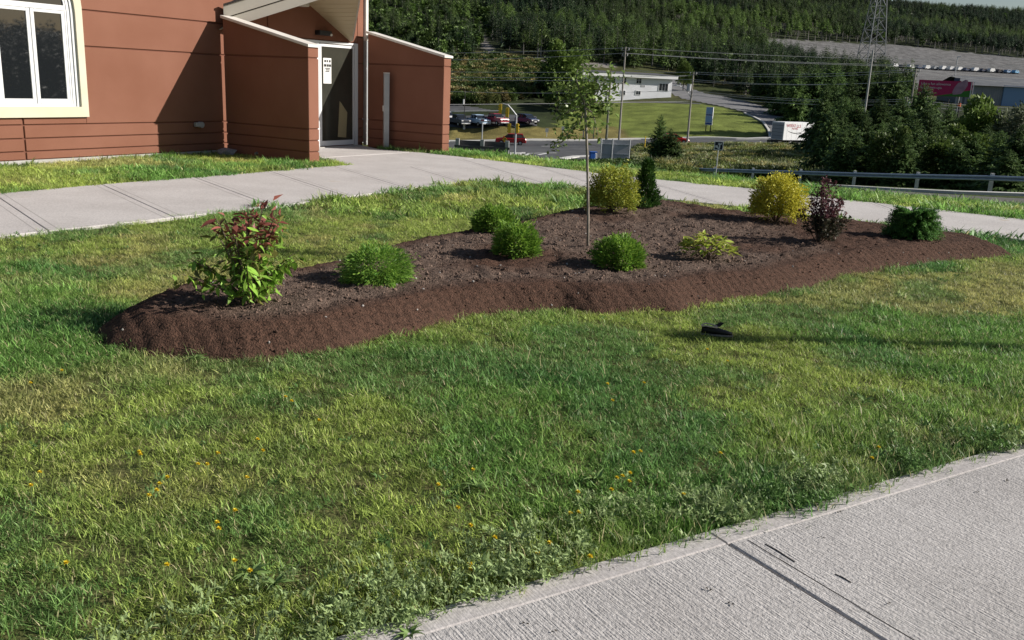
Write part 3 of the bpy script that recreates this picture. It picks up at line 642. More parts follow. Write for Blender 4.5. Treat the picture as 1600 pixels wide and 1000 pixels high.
for a, b in ((wc-.544, wc-.006), (wc+.006, wc+.544)):
    fr = MB(); sw_ = .055
    for p in ((a, a+sw_, .887, 2.225), (b-sw_, b, .887, 2.225), (a+sw_, b-sw_, .887, .955), (a+sw_, b-sw_, 2.178, 2.225)): fr.box(p[0], p[1], .022, .06, p[2], p[3])
    s_ = fr.build('sash', WHITE, win, bevel=.004)
    MB().box(a+sw_+.001, b-sw_-.001, .038, .044, .956, 2.177).build('pane', GLASS, s_)
MB().box(wc-.544, wc+.544, .016, .07, 2.228, 2.30).build('transom', WHITE, win)
fan = [(wc+.543*math.cos(t), 2.301+.50*math.sin(t)) for t in np.linspace(0, math.pi, 16)]
MB().prism(fan, .038, .044).build('fanlight_pane', GLASS, win)
# --- glazed entrance door
dr = MB()
for a, b in ((DU0, DU0+.09), (6.38, 6.72), (DU1-.10, DU1)): dr.box(a, b, -.02, .05, .03, 2.13)
dr.box(DU0+.09, 6.38, -.02, .05, 2.07, 2.13); dr.box(6.72, DU1-.10, -.02, .05, 2.085, 2.13)
door = dr.build('door', WHITE, bd, bevel=.004)
leaf = MB()
for p in ((6.735, 6.80, .05, 2.07), (7.775, 7.815, .05, 2.07), (6.80, 7.775, .05, .15), (6.80, 7.775, 2.02, 2.07)): leaf.box(p[0], p[1], -.012, .03, p[2], p[3])
lf = leaf.build('door_leaf', WHITE, door)
DGL = mat('door_glass', (.035, .035, .028), .06, (.05, .05, .04), 1.5, spec=.6)
MB().box(6.80, 7.775, .004, .012, .15, 2.02).build('pane', DGL, lf)
MB().box(5.45, 6.37, .004, .012, .06, 2.06).build('pane', DGL, door)
PAPER = mat('paper', (.75, .75, .73), .8); INK = mat('ink', (.03, .03, .03), .8); BOARDM = mat('plywood', (.30, .25, .14), .8)
nt_ = MB().box(6.86, 7.10, -.004, .0035, 1.30, 1.80).build('notice', PAPER, lf)
for kk, (zz, hh, xx) in enumerate(((1.74, .045, (6.89, 6.94)), (1.74, .045, (6.96, 7.0)), (1.74, .045, (7.03, 7.08)), (1.655, .05, (6.88, 6.95)), (1.655, .05, (6.965, 7.02)), (1.655, .05, (7.03, 7.09)), (1.60, .018, (6.91, 7.06)), (1.57, .018, (6.93, 7.05)), (1.54, .018, (6.92, 7.04)))):
    MB().box(xx[0], xx[1], -.0065, -.0042, zz-hh/2, zz+hh/2).build('print', INK, nt_)
MB().add([(7.30, -.001, .22), (7.56, -.001, .20), (7.60, -.001, .72), (7.42, -.001, .90), (7.36, -.001, .95), (7.30, .0035, .22), (7.56, .0035, .20), (7.60, .0035, .72), (7.42, .0035, .90), (7.36, .0035, .95)],
         [(0, 1, 2, 3, 4), (9, 8, 7, 6, 5), (0, 5, 6, 1), (1, 6, 7, 2), (2, 7, 8, 3), (3, 8, 9, 4), (4, 9, 5, 0)]).build('board', BOARDM, lf)
MB().box(5.3, 7.95, -.10, -.02, -.05, .035).build('threshold', CONC0, bd)
# --- prow gable over the entrance
UL, UR, UC, ZE, SL, PK = 4.13, 7.74, 5.935, 2.14, .505, .957
zc = ZE + SL*(UC-UL); vc = PK*(UC-UL)
for side in (0, 1):
    ue = UL if side == 0 else UR; sg = 1 if side == 0 else -1; ns = 14; du = (UC-UL)/ns
    for i in range(ns):
        a0, a1 = i*du+.002, (i+1)*du-.006
        if PK*a0 < .02: a0 = .03
        q = [(ue+sg*a, -v, ZE+SL*a) for a, v in ((a0, -.0), (a1, -.0), (a1, PK*a1), (a0, PK*a0))]
        q = [(p[0], p[1], p[2]) for p in q]
        b = MB(); b.add(q+[(p[0], p[1], p[2]+.012) for p in q], [(0, 1, 2, 3), (7, 6, 5, 4), (0, 4, 5, 1), (1, 5, 6, 2), (2, 6, 7, 3), (3, 7, 4, 0)]); b.build('soffit_board', SOFM, bd)
    b = MB(); q = [(ue+sg*.3, 0.018, ZE+.02+SL*.3), (UC, 0.018, zc+.02), (UC, -vc+.03, zc+.02), (ue+sg*.3, -PK*.3+.02, ZE+.02+SL*.3)]
    b.add(q+[(p[0], p[1], p[2]+.33) for p in q], [(0, 1, 2, 3), (7, 6, 5, 4), (0, 4, 5, 1), (1, 5, 6, 2), (2, 6, 7, 3), (3, 7, 4, 0)]); b.build('roof_deck', ROOFM, bd)
    n_ = Vector((-sg*PK, -1, 0)).normalized()
    for (h0, h1_, off, m_) in ((-.012, .165, .03, BEIGE), (.180, .375, .065, BEIGE), (.376, .41, .09, ROOFM)):
        A = Vector((ue+sg*.08, -PK*.08, ZE+SL*.08)); B = Vector((UC, -vc, zc)); o_ = n_*off; b = MB()
        q = [A+Vector((0, 0, h0)), B+Vector((0, 0, h0)), B+Vector((0, 0, h1_)), A+Vector((0, 0, h1_))]
        b.add(q+[p+o_ for p in q], [(0, 1, 2, 3), (7, 6, 5, 4), (0, 4, 5, 1), (1, 5, 6, 2), (2, 6, 7, 3), (3, 7, 4, 0)])
        b.build('fascia_board' if m_ is BEIGE else 'roof_edge', m_, bd)
# wall lamp and emergency light in the gable
lampm = mat('lamp_lens', (.62, .60, .55), .4)
MB().box(6.62, 6.98, -.14, 0, 2.23, 2.32).build('wall_lamp', DARK, bd, bevel=.01); MB().tube([(6.93, -.15, 2.25), (6.93, -.17, 2.24)], .025, 8).build('lamp_head', lampm, bd)
MB().box(5.95, 6.28, -.2, 0, 2.72, 2.86).build('floodlight', lampm, bd, bevel=.02)
# spout on the wall (a grey cleanout with two lobes)
sp = MB().tube([(3.63, 0, .535), (3.63, -.08, .535)], .052, 10).build('hose_tap', GREYM, bd); MB().box(3.50, 3.60, -.085, -.012, .50, .575).build('tap_cover', GREYM, sp, bevel=.008)
# downspout at the corner, shade below painted in as a greyer lower length
MB().box(8.15, 8.235, -.055, .03, 2.2, 5).build('downspout', METW, bd, bevel=.01); MB().box(8.155, 8.23, -.05, .028, .02, 2.199).build('downspout', GREYM, bd, bevel=.01)
# --- detached wing walls
def wing(uu, lab):
    t = thing('wing_wall', lab, 'wall', (0, 0, 0), 0, 'wing walls beside the entrance')
    t.parent = None; q = BUILD_P0 + BU*uu; t.location = (q[0], q[1], 0); t.rotation_euler = (0, 0, math.atan2(BU[1], BU[0]))
    v0, v1, th = .2, 2.15, .25; ht = lambda v: 2.43-.229*v
    MB().prism([(-v1+.015, -.4), (-v0-.015, -.4), (-v0-.015, ht(v0)-.03), (-v1+.015, ht(v1)-.03)], .015, th-.015)
    def P(pr, a, b, nm, m, bev=.006):
        mb = MB(); n = len(pr); mb.add([(a, y, z) for y, z in pr]+[(b, y, z) for y, z in pr], [tuple(range(n)), tuple(range(2*n-1, n-1, -1))]+[(i, i+n, (i+1) % n+n, (i+1) % n) for i in range(n)]); return mb.build(nm, m, t, bevel=bev)
    P([(-v1+.015, -.4), (-v0-.015, -.4), (-v0-.015, ht(v0)-.03), (-v1+.015, ht(v1)-.03)], .015, th-.015, 'core', STUC2, 0)
    for z0, z1 in ((.0, .188), (.208, .375), (.395, .57), (.59, 1.722)): P([(-v1, z0), (-v0, z0), (-v0, z1), (-v1, z1)], 0, th, 'stucco_band', STUC)
    P([(-v1, 1.746), (-v0, 1.746), (-v0, ht(v0)-.035), (-v1, ht(v1)-.035)], 0, th, 'stucco_band', STUC)
    P([(-v1-.03, ht(v1)-.034), (-v0+.03, ht(v0)-.034), (-v0+.03, ht(v0)+.012), (-v1-.03, ht(v1)+.012)], -.03, th+.03, 'cap_flashing', METW, .004)
    return t
wing(4.065, 'terracotta wing wall with sloped pale cap, nearer one, left of the door'); wing(8.03, 'terracotta wing wall with sloped pale cap standing behind the grey intercom post')
# --- intercom post
q = g(603, 233); t = thing('intercom_post', 'slim grey square post with a small button box beside the entrance path', 'post', (q[0], q[1], -.05), R(20))
MB().box(-.055, .055, -.055, .055, 0, 1.60).build('post', GREYM, t, bevel=.006); MB().box(-.075, -.056, -.04, .04, .83, .95).build('button_box', METW, t, bevel=.005); MB().box(-.058, .058, -.058, .058, 1.601, 1.62).build('post_cap', METW, t)
# stones by the wall foot
STONE = mat('grey_stone', (.20, .20, .20), .9, (.32, .32, .33), 9., .5, 30.)
for k, (px, py, s_, lab) in enumerate(((352, 241, .17, 'grey flat stone lying in grass beside the wing wall foot'), (404, 243, .10, 'small pale pointed stone in the grass along the wing wall'))):
    q = g(px, py+4); o = link('stone', CL[k].copy()); o.data.materials.clear(); o.data.materials.append(STONE); o.location = (q[0], q[1], .085); o.scale = (s_*1.3, s_, s_*.75); o.rotation_euler = (0, 0, k); tag(o, lab, 'stone')
# ================================================================== PLANTS IN THE BED
BARK = mat('bark', (.09, .065, .045), .9, (.16, .12, .09), 20., .5, 60.); BARKG = mat('grey_bark', (.20, .17, .135), .9, (.32, .29, .25), 14., .4, 50., stretch=(1, 1, .25))
def bedpos(px, py): 
    q = g(px, py, .13)
    return np.array([q[0], q[1], float(gz(q[0], q[1])[0]) - .01])
def base_thing(name, lab, cat, px, py, group=None): return thing(name, lab, cat, bedpos(px, py), 0, group)
def sprays(n, h, r, l0, l1, w, seed, up=.5, hollow=.35, zc=.45, squash=1.):
    """tufted evergreen: short flat sprays standing out of an ellipsoid"""
    d = sph(n); d[:, 2] = np.abs(d[:, 2])*1.35 - .55; d = nrm(d); rr = (hollow + (1-hollow)*RNG.random(n)**.45)[:, None]
    lump = 1+.20*np.sin(d[:, :1]*6+seed)*np.cos(d[:, 1:2]*5+seed*2)+.10*np.sin(d[:, 2:3]*11+seed*3)*np.sin(d[:, :1]*13+seed) + (RNG.random((n, 1)) < .06)*RNG.uniform(.05, .28, (n, 1))
    P = d*rr*np.array([r, r, h*(1-zc)*squash])*lump + np.array([0, 0, h*zc]); P[:, 2] = np.maximum(P[:, 2], .015)
    D = nrm(d + np.array([0, 0, up]) + RNG.normal(0, .3, (n, 3))); return P, D, RNG.uniform(l0, l1, n)
def leafy(name, P, D, L, W, m, parent, fold=.12):
    V, Q = leaves(P, D, nrm(RNG.normal(size=(len(P), 3))+np.array([0, 0, .8])), L, W, fold); return link(name, npmesh(name, V, Q, m=m), parent)
# globe cedars
CEDM = leafmat('globe_cedar', (.09, .21, .03), (.27, .42, .06), .3, .5)
for px, py, w, h, lab in ((770, 365, .50, .34, 'round bright green dwarf cedar farthest back at the lawn edge, partly behind its twin'), (806, 403, .50, .38, 'round bright green dwarf cedar in front of its twin, left of the sapling'), (965, 420, .50, .34, 'low round dwarf cedar just right of the sapling trunk')):
    t = base_thing('globe_cedar', lab, 'shrub', px, py, 'round dwarf cedars in the bed'); t.scale = (.86, .86, .70); P, D, L = sprays(6500, h, w/2*.88, .02, .055, .3, px, .55, .35, .36)
    leafy('foliage', P, D, L, L*.30, CEDM, t)['kind'] = 'stuff'
    st = MB()
    for k in range(7): a = RNG.uniform(0, 6.28); st.tube([(0, 0, -.05), (math.cos(a)*w*.08, math.sin(a)*w*.08, h*.4), (math.cos(a)*w*.18, math.sin(a)*w*.18, h*.7)], [.008, .006, .003], 5)
    st.build('stem', BARK, t)
# feathery juniper
t = base_thing('feather_juniper', 'spreading feathery bright green juniper beside the tall red tipped bush', 'shrub', 588, 443)
JUN = leafmat('juniper', (.10, .24, .04), (.28, .44, .07), .3, .5); Vs = []; Qs = []; ns = 90; st = MB(); k0 = 0; t.scale = (.80, .80, .62)
for b in range(ns):
    a = RNG.uniform(0, 6.283); el = RNG.uniform(.15, 1.05); l = RNG.uniform(.15, .29); tt = np.linspace(.25, 1, 26)
    dirh = np.array([math.cos(a), math.sin(a), 0])*math.cos(el)*1.15; c = np.outer(tt, dirh)*l + np.outer(tt*math.sin(el)*l*1.15 - tt**2.2*l*(.50*math.cos(el)+.12), [0, 0, 1]); c[:, 2] = np.maximum(c[:, 2]+.03, .012)
    tang = np.gradient(c, axis=0); sidev = np.cross(nrm(tang), [0, 0, 1.]); 
    for s_ in (-1, 1):
        D = nrm(nrm(tang)*.9 + nrm(sidev)*s_*.75 + RNG.normal(0, .12, c.shape)); V, Q = leaves(c, D, np.tile([0, 0, 1.], (len(c), 1)), RNG.uniform(.022, .045, len(c)), .0085); Vs.append(V); Qs.append(Q+k0); k0 += len(V)
    if b % 10 == 0: st.tube(c[::5]*[.9, .9, .9], .004, 4)
P, D, L = sprays(7000, .40, .27, .028, .062, .2, 3., .1, .5, .35); D = nrm(D + np.array([0, 0, -.12])); V, Q = leaves(P, D, nrm(RNG.normal(size=P.shape)+[0, 0, .8]), L, L*.19); Vs.append(V); Qs.append(Q+k0)
f = link('foliage', npmesh('foliage', np.concatenate(Vs), np.concatenate(Qs), m=JUN), t); f['kind'] = 'stuff'; st.build('stem', BARK, t)
# conical cedar behind the yellow shrub
t = base_thing('conical_cedar', 'dark green conical cedar standing behind the dull yellow shrub', 'shrub', 1007, 328); t.scale = (1., 1., .80); n = 5200
z = RNG.random(n)**1.25; a = RNG.uniform(0, 6.283, n); rr = (.155*(1-z)**.62*(.85+.3*np.sin(a*3+z*9)) + .01)*RNG.uniform(.45, 1.05, n); P = np.c_[rr*np.cos(a), rr*np.sin(a), .03+z*.66]
D = nrm(np.c_[np.cos(a)*.6, np.sin(a)*.6, np.full(n, .9)] + RNG.normal(0, .25, (n, 3))); L = RNG.uniform(.025, .06, n)
leafy('foliage', P, D, L, L*.3, leafmat('dark_cedar', (.03, .08, .018), (.08, .17, .03), .2), t)['kind'] = 'stuff'; MB().tube([(0, 0, -.05), (0, 0, .55)], [.012, .004], 6).build('trunk', BARK, t)
# broad small leaved shrubs
def leafshrub(name, lab, px, py, w, h, n, l0, l1, wr, m, stems=12, zc=.5, hollow=.3, lum=1.):
    t = base_thing(name, lab, 'shrub', px, py); t.scale = (.92, .92, .76); P, D, L = sprays(n, h, w/2*.93, l0, l1, .3, px, .25, hollow, zc)
    P += nrm(RNG.normal(size=(n, 3)))*.015; D = nrm(D*.7+RNG.normal(0, .45, (n, 3))); leafy('foliage', P, D, L, L*wr, m, t)['kind'] = 'stuff'
    for k in range(stems):
        a = RNG.uniform(0, 6.28); r_ = RNG.uniform(.2, .95); e_ = np.array([math.cos(a)*w/2*r_, math.sin(a)*w/2*r_, h*RNG.uniform(.7, 1.02)]); sb = MB()
        sb.tube([(0, 0, -.04), e_*[.35, .35, .4], e_*[.75, .75, .75], e_], [.007, .005, .004, .002], 5); sb.build('stem', BARK, t)
    return t
leafshrub('dull_gold_spirea', 'rounded olive yellow shrub behind the sapling trunk', 955, 336, .64, .66, 9000, .022, .04, .5, leafmat('spirea', (.20, .27, .035), (.46, .46, .07), .3), 16, .42)
leafshrub('golden_ninebark', 'bright golden yellow shrub next to the dark purple shrub', 1212, 348, .66, .68, 10000, .022, .042, .55, leafmat('golden_leaf', (.42, .42, .05), (.68, .62, .08), .3), 14, .42)
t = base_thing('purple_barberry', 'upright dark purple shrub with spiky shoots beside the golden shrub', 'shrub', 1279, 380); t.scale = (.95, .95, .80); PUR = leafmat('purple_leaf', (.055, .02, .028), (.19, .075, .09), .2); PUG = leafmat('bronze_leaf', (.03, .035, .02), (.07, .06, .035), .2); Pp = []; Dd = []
for k in range(26):
    a = RNG.uniform(0, 6.28); r_ = RNG.uniform(.02, .26); hh = .78-1.5*r_+RNG.uniform(-.16, .08); hh = max(hh, .24)
    if k < 6: r_ = .04+.035*k; hh = (.80, .66, .72, .60, .56, .50)[k]; a = (1.6, 2.6, .2, 3.3, -.2, 1.)[k]
    e_ = np.array([math.cos(a)*r_, math.sin(a)*r_, hh]); sb = MB(); c = [np.array([0, 0, -.04]), e_*[.5, .5, .35], e_*[.85, .85, .7], e_]; sb.tube(c, [.006, .005, .004, .002], 5); sb.build('stem', BARK, t)
    tt = RNG.random(95)**.8; pts = np.array([np.interp(tt, [0, .35, .7, 1], [c[i][j] for i in range(4)]) for j in range(3)]).T; kp = tt > .22; pts = pts[kp]
    Pp.append(pts+RNG.normal(0, .014, pts.shape)); Dd.append(nrm(RNG.normal(size=pts.shape)+np.array([0, 0, .5])))
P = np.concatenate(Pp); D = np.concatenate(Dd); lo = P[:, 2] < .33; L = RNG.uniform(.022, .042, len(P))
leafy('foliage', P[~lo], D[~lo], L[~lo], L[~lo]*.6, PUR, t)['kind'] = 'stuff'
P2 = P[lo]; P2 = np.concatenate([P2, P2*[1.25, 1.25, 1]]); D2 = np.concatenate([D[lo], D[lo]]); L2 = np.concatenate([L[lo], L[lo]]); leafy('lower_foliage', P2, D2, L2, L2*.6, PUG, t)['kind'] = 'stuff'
# dwarf spruce
t = base_thing('dwarf_spruce', 'squat dark green dwarf spruce at the far right of the soil bed', 'shrub', 1424, 373); t.scale = (.90, .90, .80); Vs = []; Qs = []; k0 = 0; st = MB()
for b in range(330):
    a = RNG.uniform(0, 6.283); z0 = RNG.uniform(.08, .40); l = (.30-.28*abs(z0-.18))*RNG.uniform(.75, 1.12); tt = np.linspace(.15, 1, 24); el = (z0-.12)*2.2
    c = np.outer(tt*l, [math.cos(a)*math.cos(el), math.sin(a)*math.cos(el), math.sin(el)])+np.array([0, 0, z0*.75]); c[:, 2] -= tt**2*l*.18
    for s_ in range(5):
        D = nrm(nrm(c[-1]-c[0])*.8 + RNG.normal(0, .55, c.shape)+np.array([0, 0, .25])); V, Q = leaves(c+RNG.normal(0, .008, c.shape), D, np.tile([0, 0, 1.], (len(c), 1)), RNG.uniform(.022, .04, len(c)), .010); Vs.append(V); Qs.append(Q+k0); k0 += len(V)
    if b % 5 == 0: st.tube([c[0]*[.1, .1, 1], c[10], c[20]], .004, 4)
link('foliage', npmesh('foliage', np.concatenate(Vs), np.concatenate(Qs), m=leafmat('spruce_needles', (.065, .18, .045), (.17, .34, .075), .3)), t)['kind'] = 'stuff'; st.build('stem', BARK, t)
# yellow edged low plant: big leaves, one object each
HOS = leafmat('variegated_leaf', (.34, .46, .07), (.34, .46, .07), .3, .45, objrand=.4); HOSE = leafmat('variegated_edge', (.50, .46, .10), (.55, .52, .14), .25, .45)
def ovate(l, w, m, name='leaf', droop=.25, edge=None, fold=.12, nseg=5):
    V = []; Q = []; mi = []
    cols = (-.5, -.3, 0, .3, .5) if edge else (-.5, 0, .5)
    for i in range(nseg+1):
        t_ = i/nseg; ww = w*(math.sin(math.pi*min(1., t_**.8*.97+.015)))**.9
        for c in cols: V.append((t_*l, c*ww, abs(c)*2*fold*w - droop*l*t_*t_))
    nc = len(cols)
    for i in range(nseg):
        for j in range(nc-1): Q.append((i*nc+j, (i+1)*nc+j, (i+1)*nc+j+1, i*nc+j+1)); mi.append(1 if edge and j in (0, nc-2) else 0)
    me = npmesh(name, V, Q, m=m, smooth=True)
    if edge: me.materials.append(edge); me.polygons.foreach_set('material_index', np.array(mi, np.int32))
    return me
t = base_thing('variegated_weigela', 'low yellow edged leafy plant alone on the dark soil right of centre', 'plant', 1104, 407)
HL = [ovate(.095, .042, HOS, edge=HOSE), ovate(.085, .036, HOS, edge=HOSE, droop=.4), ovate(.07, .034, HOS, edge=HOSE, droop=.1)]; st = MB()
t.scale = (.84, .84, .95)
for k in range(210):
    a = RNG.uniform(0, 6.283); r_ = .26*math.sqrt(RNG.random()); x_, y_ = r_*math.cos(a), r_*.75*math.sin(a); z_ = .05+.17*(1-(r_/.30)**2)*RNG.uniform(.5, 1.1)
    o = link('leaf', HL[k % 3], t); o.location = (x_, y_, z_); o.rotation_euler = (RNG.normal()*.3, -RNG.uniform(-.1, .8), a+RNG.normal()*.6)
    if k % 7 == 0: st.tube([(0, 0, -.03), (x_*.6, y_*.6, z_*.7), (x_, y_, z_)], .003, 4)
st.build('stem', BARK, t)
# tall red tipped bush: each leaf its own object, drooping pairs
t = base_thing('red_tipped_bush', 'tall open bush with red leaves on top and drooping lime leaves below', 'shrub', 390, 476); t.scale = (1.14, 1.0, .78)
LG = leafmat('lime_leaf', (.25, .44, .065), (.25, .44, .065), .3, .45, objrand=.45); LR = leafmat('red_leaf', (.33, .11, .085), (.33, .11, .085), .2, .45, objrand=.35); LO = leafmat('bronze_green_leaf', (.17, .17, .045), (.17, .17, .045), .25, .45, objrand=.4)
BL = [[ovate(l, w, m, droop=dp, fold=.15) for l, w, dp in ((.105, .036, .35), (.092, .030, .55), (.08, .029, .2))] for m in (LG, LR, LO)]
cnt = 0; EX = []
for k in range(22):
    a = k*2.4+RNG.normal()*.2; r_ = (.05+.36*RNG.random()**1.1); hh = .72-.95*max(0, r_-.12)+RNG.uniform(-.06, .05)
    if k % 4 == 0: hh *= .62
    e_ = np.array([math.cos(a)*r_, math.sin(a)*r_, hh]); c = [np.array([RNG.normal()*.02, RNG.normal()*.02, -.05]), e_*[.35, .35, .42], e_*[.72, .72, .80], e_*[1, 1, 1.0]]
    MB().tube(c, [.008, .006, .004, .002], 5).build('stem', BARK, t)
    for j in range(14):
        tt = .28+.74*j/14; p = np.array([np.interp(tt, [0, .4, .8, 1.03], [c[i][q_] for i in range(4)]) for q_ in range(3)])
        aa = a + (1.45 if j % 2 else -1.45) + RNG.normal()*.5; 
        red = RNG.random() < (p[2]-.44)/.2 and p[0] < .18
        kind = 1 if red and RNG.random() < .8 else (2 if (p[2] > .36 and RNG.random() < .55) or (p[0] < -.1 and RNG.random() < .4) else 0)
        cnt += 1
        o = link('leaf', BL[kind][cnt % 3], t); o.location = p; pit = RNG.uniform(.25, 1.2) if kind == 0 else RNG.uniform(-.7, .9)
        o.rotation_euler = (RNG.normal()*.4, pit, aa); o.scale = (RNG.uniform(.65, 1.0),)*3
    tt = RNG.random(26)*.8+.25; EX.append(np.array([np.interp(tt, [0, .4, .8, 1.03], [c[i][q_] for i in range(4)]) for q_ in range(3)]).T + RNG.normal(0, .035, (26, 3)))
P = np.concatenate(EX); hi = (RNG.random(len(P)) < (P[:, 2]-.42)/.22) & (P[:, 0] < .18); D = RNG.normal(0, .7, P.shape) + np.where(hi, .3, -.75)[:, None]*np.array([0, 0, 1.]); L = RNG.uniform(.05, .085, len(P))
for nm_, k_, m_ in (('foliage', ~hi & (RNG.random(len(P)) < .6), LG), ('red_foliage', hi, LR), ('bronze_foliage', ~hi & (RNG.random(len(P)) < .5), LO)): leafy(nm_, P[k_], D[k_], L[k_], L[k_]*.36, m_, t)['kind'] = 'stuff'
# sapling
t = base_thing('sapling_tree', 'slender young tree with bare thin trunk and a sparse leafy top', 'tree', 919, 390); B0 = np.array(t.location)
def tl(px, py, dy=0.): return at(px, py, B0[1]+dy)-B0
trk = [np.array([0, 0, -.1]), tl(919, 340), tl(918.5, 290), tl(917, 230), tl(915, 185), tl(914, 166)]
trunk = MB().tube(trk, [.013, .012, .011, .0105, .0115, .010], 8).build('trunk', BARKG, t, smooth=True)
limbs = [[(914, 166), (917, 140), (921, 116), (920, 98)], [(914, 168), (930, 145), (945, 128), (958, 104)], [(914, 168), (935, 150), (955, 138), (975, 128)], [(914, 168), (898, 150), (885, 140), (866, 144)], [(914, 170), (900, 172), (880, 178), (868, 186)],
         [(914, 168), (905, 195), (893, 205), (880, 212)], [(904, 190), (890, 205), (878, 222), (862, 234)], [(914, 168), (930, 160), (948, 165), (957, 166)], [(914, 168), (925, 175), (930, 190), (934, 212)], [(914, 168), (905, 140), (900, 122), (903, 108)], [(914, 168), (932, 150), (938, 135), (945, 118)], [(914, 168), (902, 155), (880, 158), (874, 168)], [(914, 168), (912, 145), (910, 128), (911, 115)]]
Pp = []; Dd = []; 
for li, lb in enumerate(limbs):
    dy = RNG.uniform(-.16, .16); pts = [tl(p[0], p[1], dy*i/3) for i, p in enumerate(lb)]; MB().tube(pts, [.007, .0055, .004, .002], 5).build('branch', BARKG, t)
    n = 56; tt = RNG.random(n)*.85+.18; c = np.array([np.interp(tt, [0, .33, .67, 1], [pts[i][j] for i in range(4)]) for j in range(3)]).T
    sp_ = .03 if li == 6 else .042
    Pp.append(c+RNG.normal(0, sp_, c.shape)*np.array([1, 1.6, 1])); Dd.append(nrm(RNG.normal(size=c.shape)*[1, 1, .7]+[0, 0, -.1]))
P = np.concatenate(Pp); D = np.concatenate(Dd); L = RNG.uniform(.036, .060, len(P)); leafy('foliage', P, D, L, L*.55, leafmat('sapling_leaf', (.085, .15, .03), (.26, .36, .10), .3, .35), t)['kind'] = 'stuff'
# old shoe in the grass
q = g(1118, 526); LEA = mat('black_leather', (.012, .011, .011), .6); LIN = mat('shoe_lining', (.48, .40, .34), .9); SOLE = mat('worn_sole', (.20, .18, .165), .9)
t = thing('old_shoe', 'old black shoe lying in the lawn with its tongue sticking up', 'shoe', (q[0], q[1], .018), R(-8)); t.scale = (.9, .9, .72)
ba = MB(); sec = [(-.10, .030, .07), (-.07, .040, .075), (-.02, .040, .065), (.03, .036, .05), (.075, .034, .036), (.11, .022, .022)]
vs = []; nn = 10
for x_, w_, h_ in sec:
    for j in range(nn): a = 2*math.pi*j/nn; vs.append((x_, w_*math.cos(a), max(0, h_*.5+h_*.5*math.sin(a))))
fs = [(i*nn+j, i*nn+(j+1) % nn, (i+1)*nn+(j+1) % nn, (i+1)*nn+j) for i in range(len(sec)-1) for j in range(nn) if not (i in (0, 1) and j in (1, 2, 3))]
fs += [tuple(range(nn)), tuple(range((len(sec)-1)*nn, len(sec)*nn))]; ba.add(vs, fs); ba.build('upper', LEA, t, smooth=True)
MB().tube([(-.10, .018, .066), (-.075, .033, .078), (-.03, .035, .072), (.0, .02, .064), (.004, -.015, .062), (-.03, -.034, .07), (-.075, -.032, .076), (-.10, -.016, .066), (-.10, .018, .066)], .0065, 6).build('collar', LIN, t)
MB().slab([(-.105, -.03), (0, -.04), (.08, -.036), (.118, -.015), (.118, .015), (.08, .036), (0, .04), (-.105, .03)], -.012, .004).build('sole', SOLE, t, bevel=.003)
MB().add([(-.02, .03, .06), (.02, .025, .055), (.055, .05, .085), (.03, .055, .092), (-.02, .035, .06), (.02, .03, .055), (.055, .055, .085), (.03, .06, .092)], [(0, 1, 2, 3), (7, 6, 5, 4), (0, 4, 5, 1), (1, 5, 6, 2), (2, 6, 7, 3), (3, 7, 4, 0)]).build('tongue', LEA, t)
# ================================================================== ROADS
ASPH = mat('asphalt', (.075, .077, .082), .9, (.105, .107, .112), .5, .3, 30., spec=.2)
ASPH2 = mat('old_asphalt', (.15, .15, .155), .9, (.20, .20, .205), .4, .3, 30., spec=.2)
KERB = mat('kerb_concrete', (.52, .51, .49), .9, (.60, .59, .57), 2.); PAINT = mat('road_paint', (.72, .72, .70), .8, (.55, .55, .54), 1.5)
def drape(name, poly, m, dz=.05, res=.8):
    """sheet that follows the terrain inside a ground polygon (x, y)"""
    poly = np.array([p[:2] for p in poly]); a = poly.min(0); b = poly.max(0)
    xs = np.arange(a[0], b[0]+res, res); ys = np.arange(a[1], b[1]+res, res); X, Y = np.meshgrid(xs, ys)
    k = inpoly(X, Y, poly) | (polydist(X, Y, poly) < res*.5)
    Z = H(X, Y)+dz; i = np.arange(X.size).reshape(X.shape); F = np.stack([i[:-1, :-1], i[:-1, 1:], i[1:, 1:], i[1:, :-1]], -1).reshape(-1, 4)
    F = F[k.ravel()[F].all(1)]; u_, inv = np.unique(F, return_inverse=True)
    return tag(link(name, npmesh(name, np.c_[X.ravel(), Y.ravel(), Z.ravel()][u_], inv.reshape(-1, 4), m=m, smooth=True)), kind='structure')
def ribbon(name, pts, w, m, dz=.1, hgt=.0, kind='structure', step=2., w_side=0):
    """strip along ground points, draped"""
    P = [];
    for a, b in zip(pts, pts[1:]):
        a = np.array(a[:2]); b = np.array(b[:2]); n = max(1, int(np.linalg.norm(b-a)/step))
        for i in range(n): P.append(a+(b-a)*i/n)
    P.append(np.array(pts[-1][:2])); P = np.array(P); T = nrm(np.gradient(P, axis=0)); Nn = np.c_[-T[:, 1], T[:, 0]]
    A = P+Nn*w/2; B = P-Nn*w/2; zA = H(A[:, 0], A[:, 1])+dz; zB = H(B[:, 0], B[:, 1])+dz; z = np.maximum(zA, zB) if hgt else None
    n = len(P); b_ = MB()
    if hgt:
        V = np.concatenate([np.c_[A, z], np.c_[B, z], np.c_[A, z-hgt], np.c_[B, z-hgt]])
        F = [f for i in range(n-1) for f in ((i, i+1, n+i+1, n+i), (i, 2*n+i, 2*n+i+1, i+1), (n+i, n+i+1, 3*n+i+1, 3*n+i))]
    else:
        V = np.concatenate([np.c_[A, zA], np.c_[B, zB]]); F = [(i, i+1, n+i+1, n+i) for i in range(n-1)]
    b_.add(V, F); o = b_.build(name, m)
    if kind: o['kind'] = kind
    return o
hx = lambda *pp: [hit(px, py, 70.) for px, py in pp]
far_edge = hx((560, 224), (700, 222), (800, 221), (1000, 219), (1150, 219), (1215, 218), (1300, 220), (1420, 226)); 
near_edge = hx((1420, 236), (1300, 233), (1150, 229), (1040, 231), (985, 238))
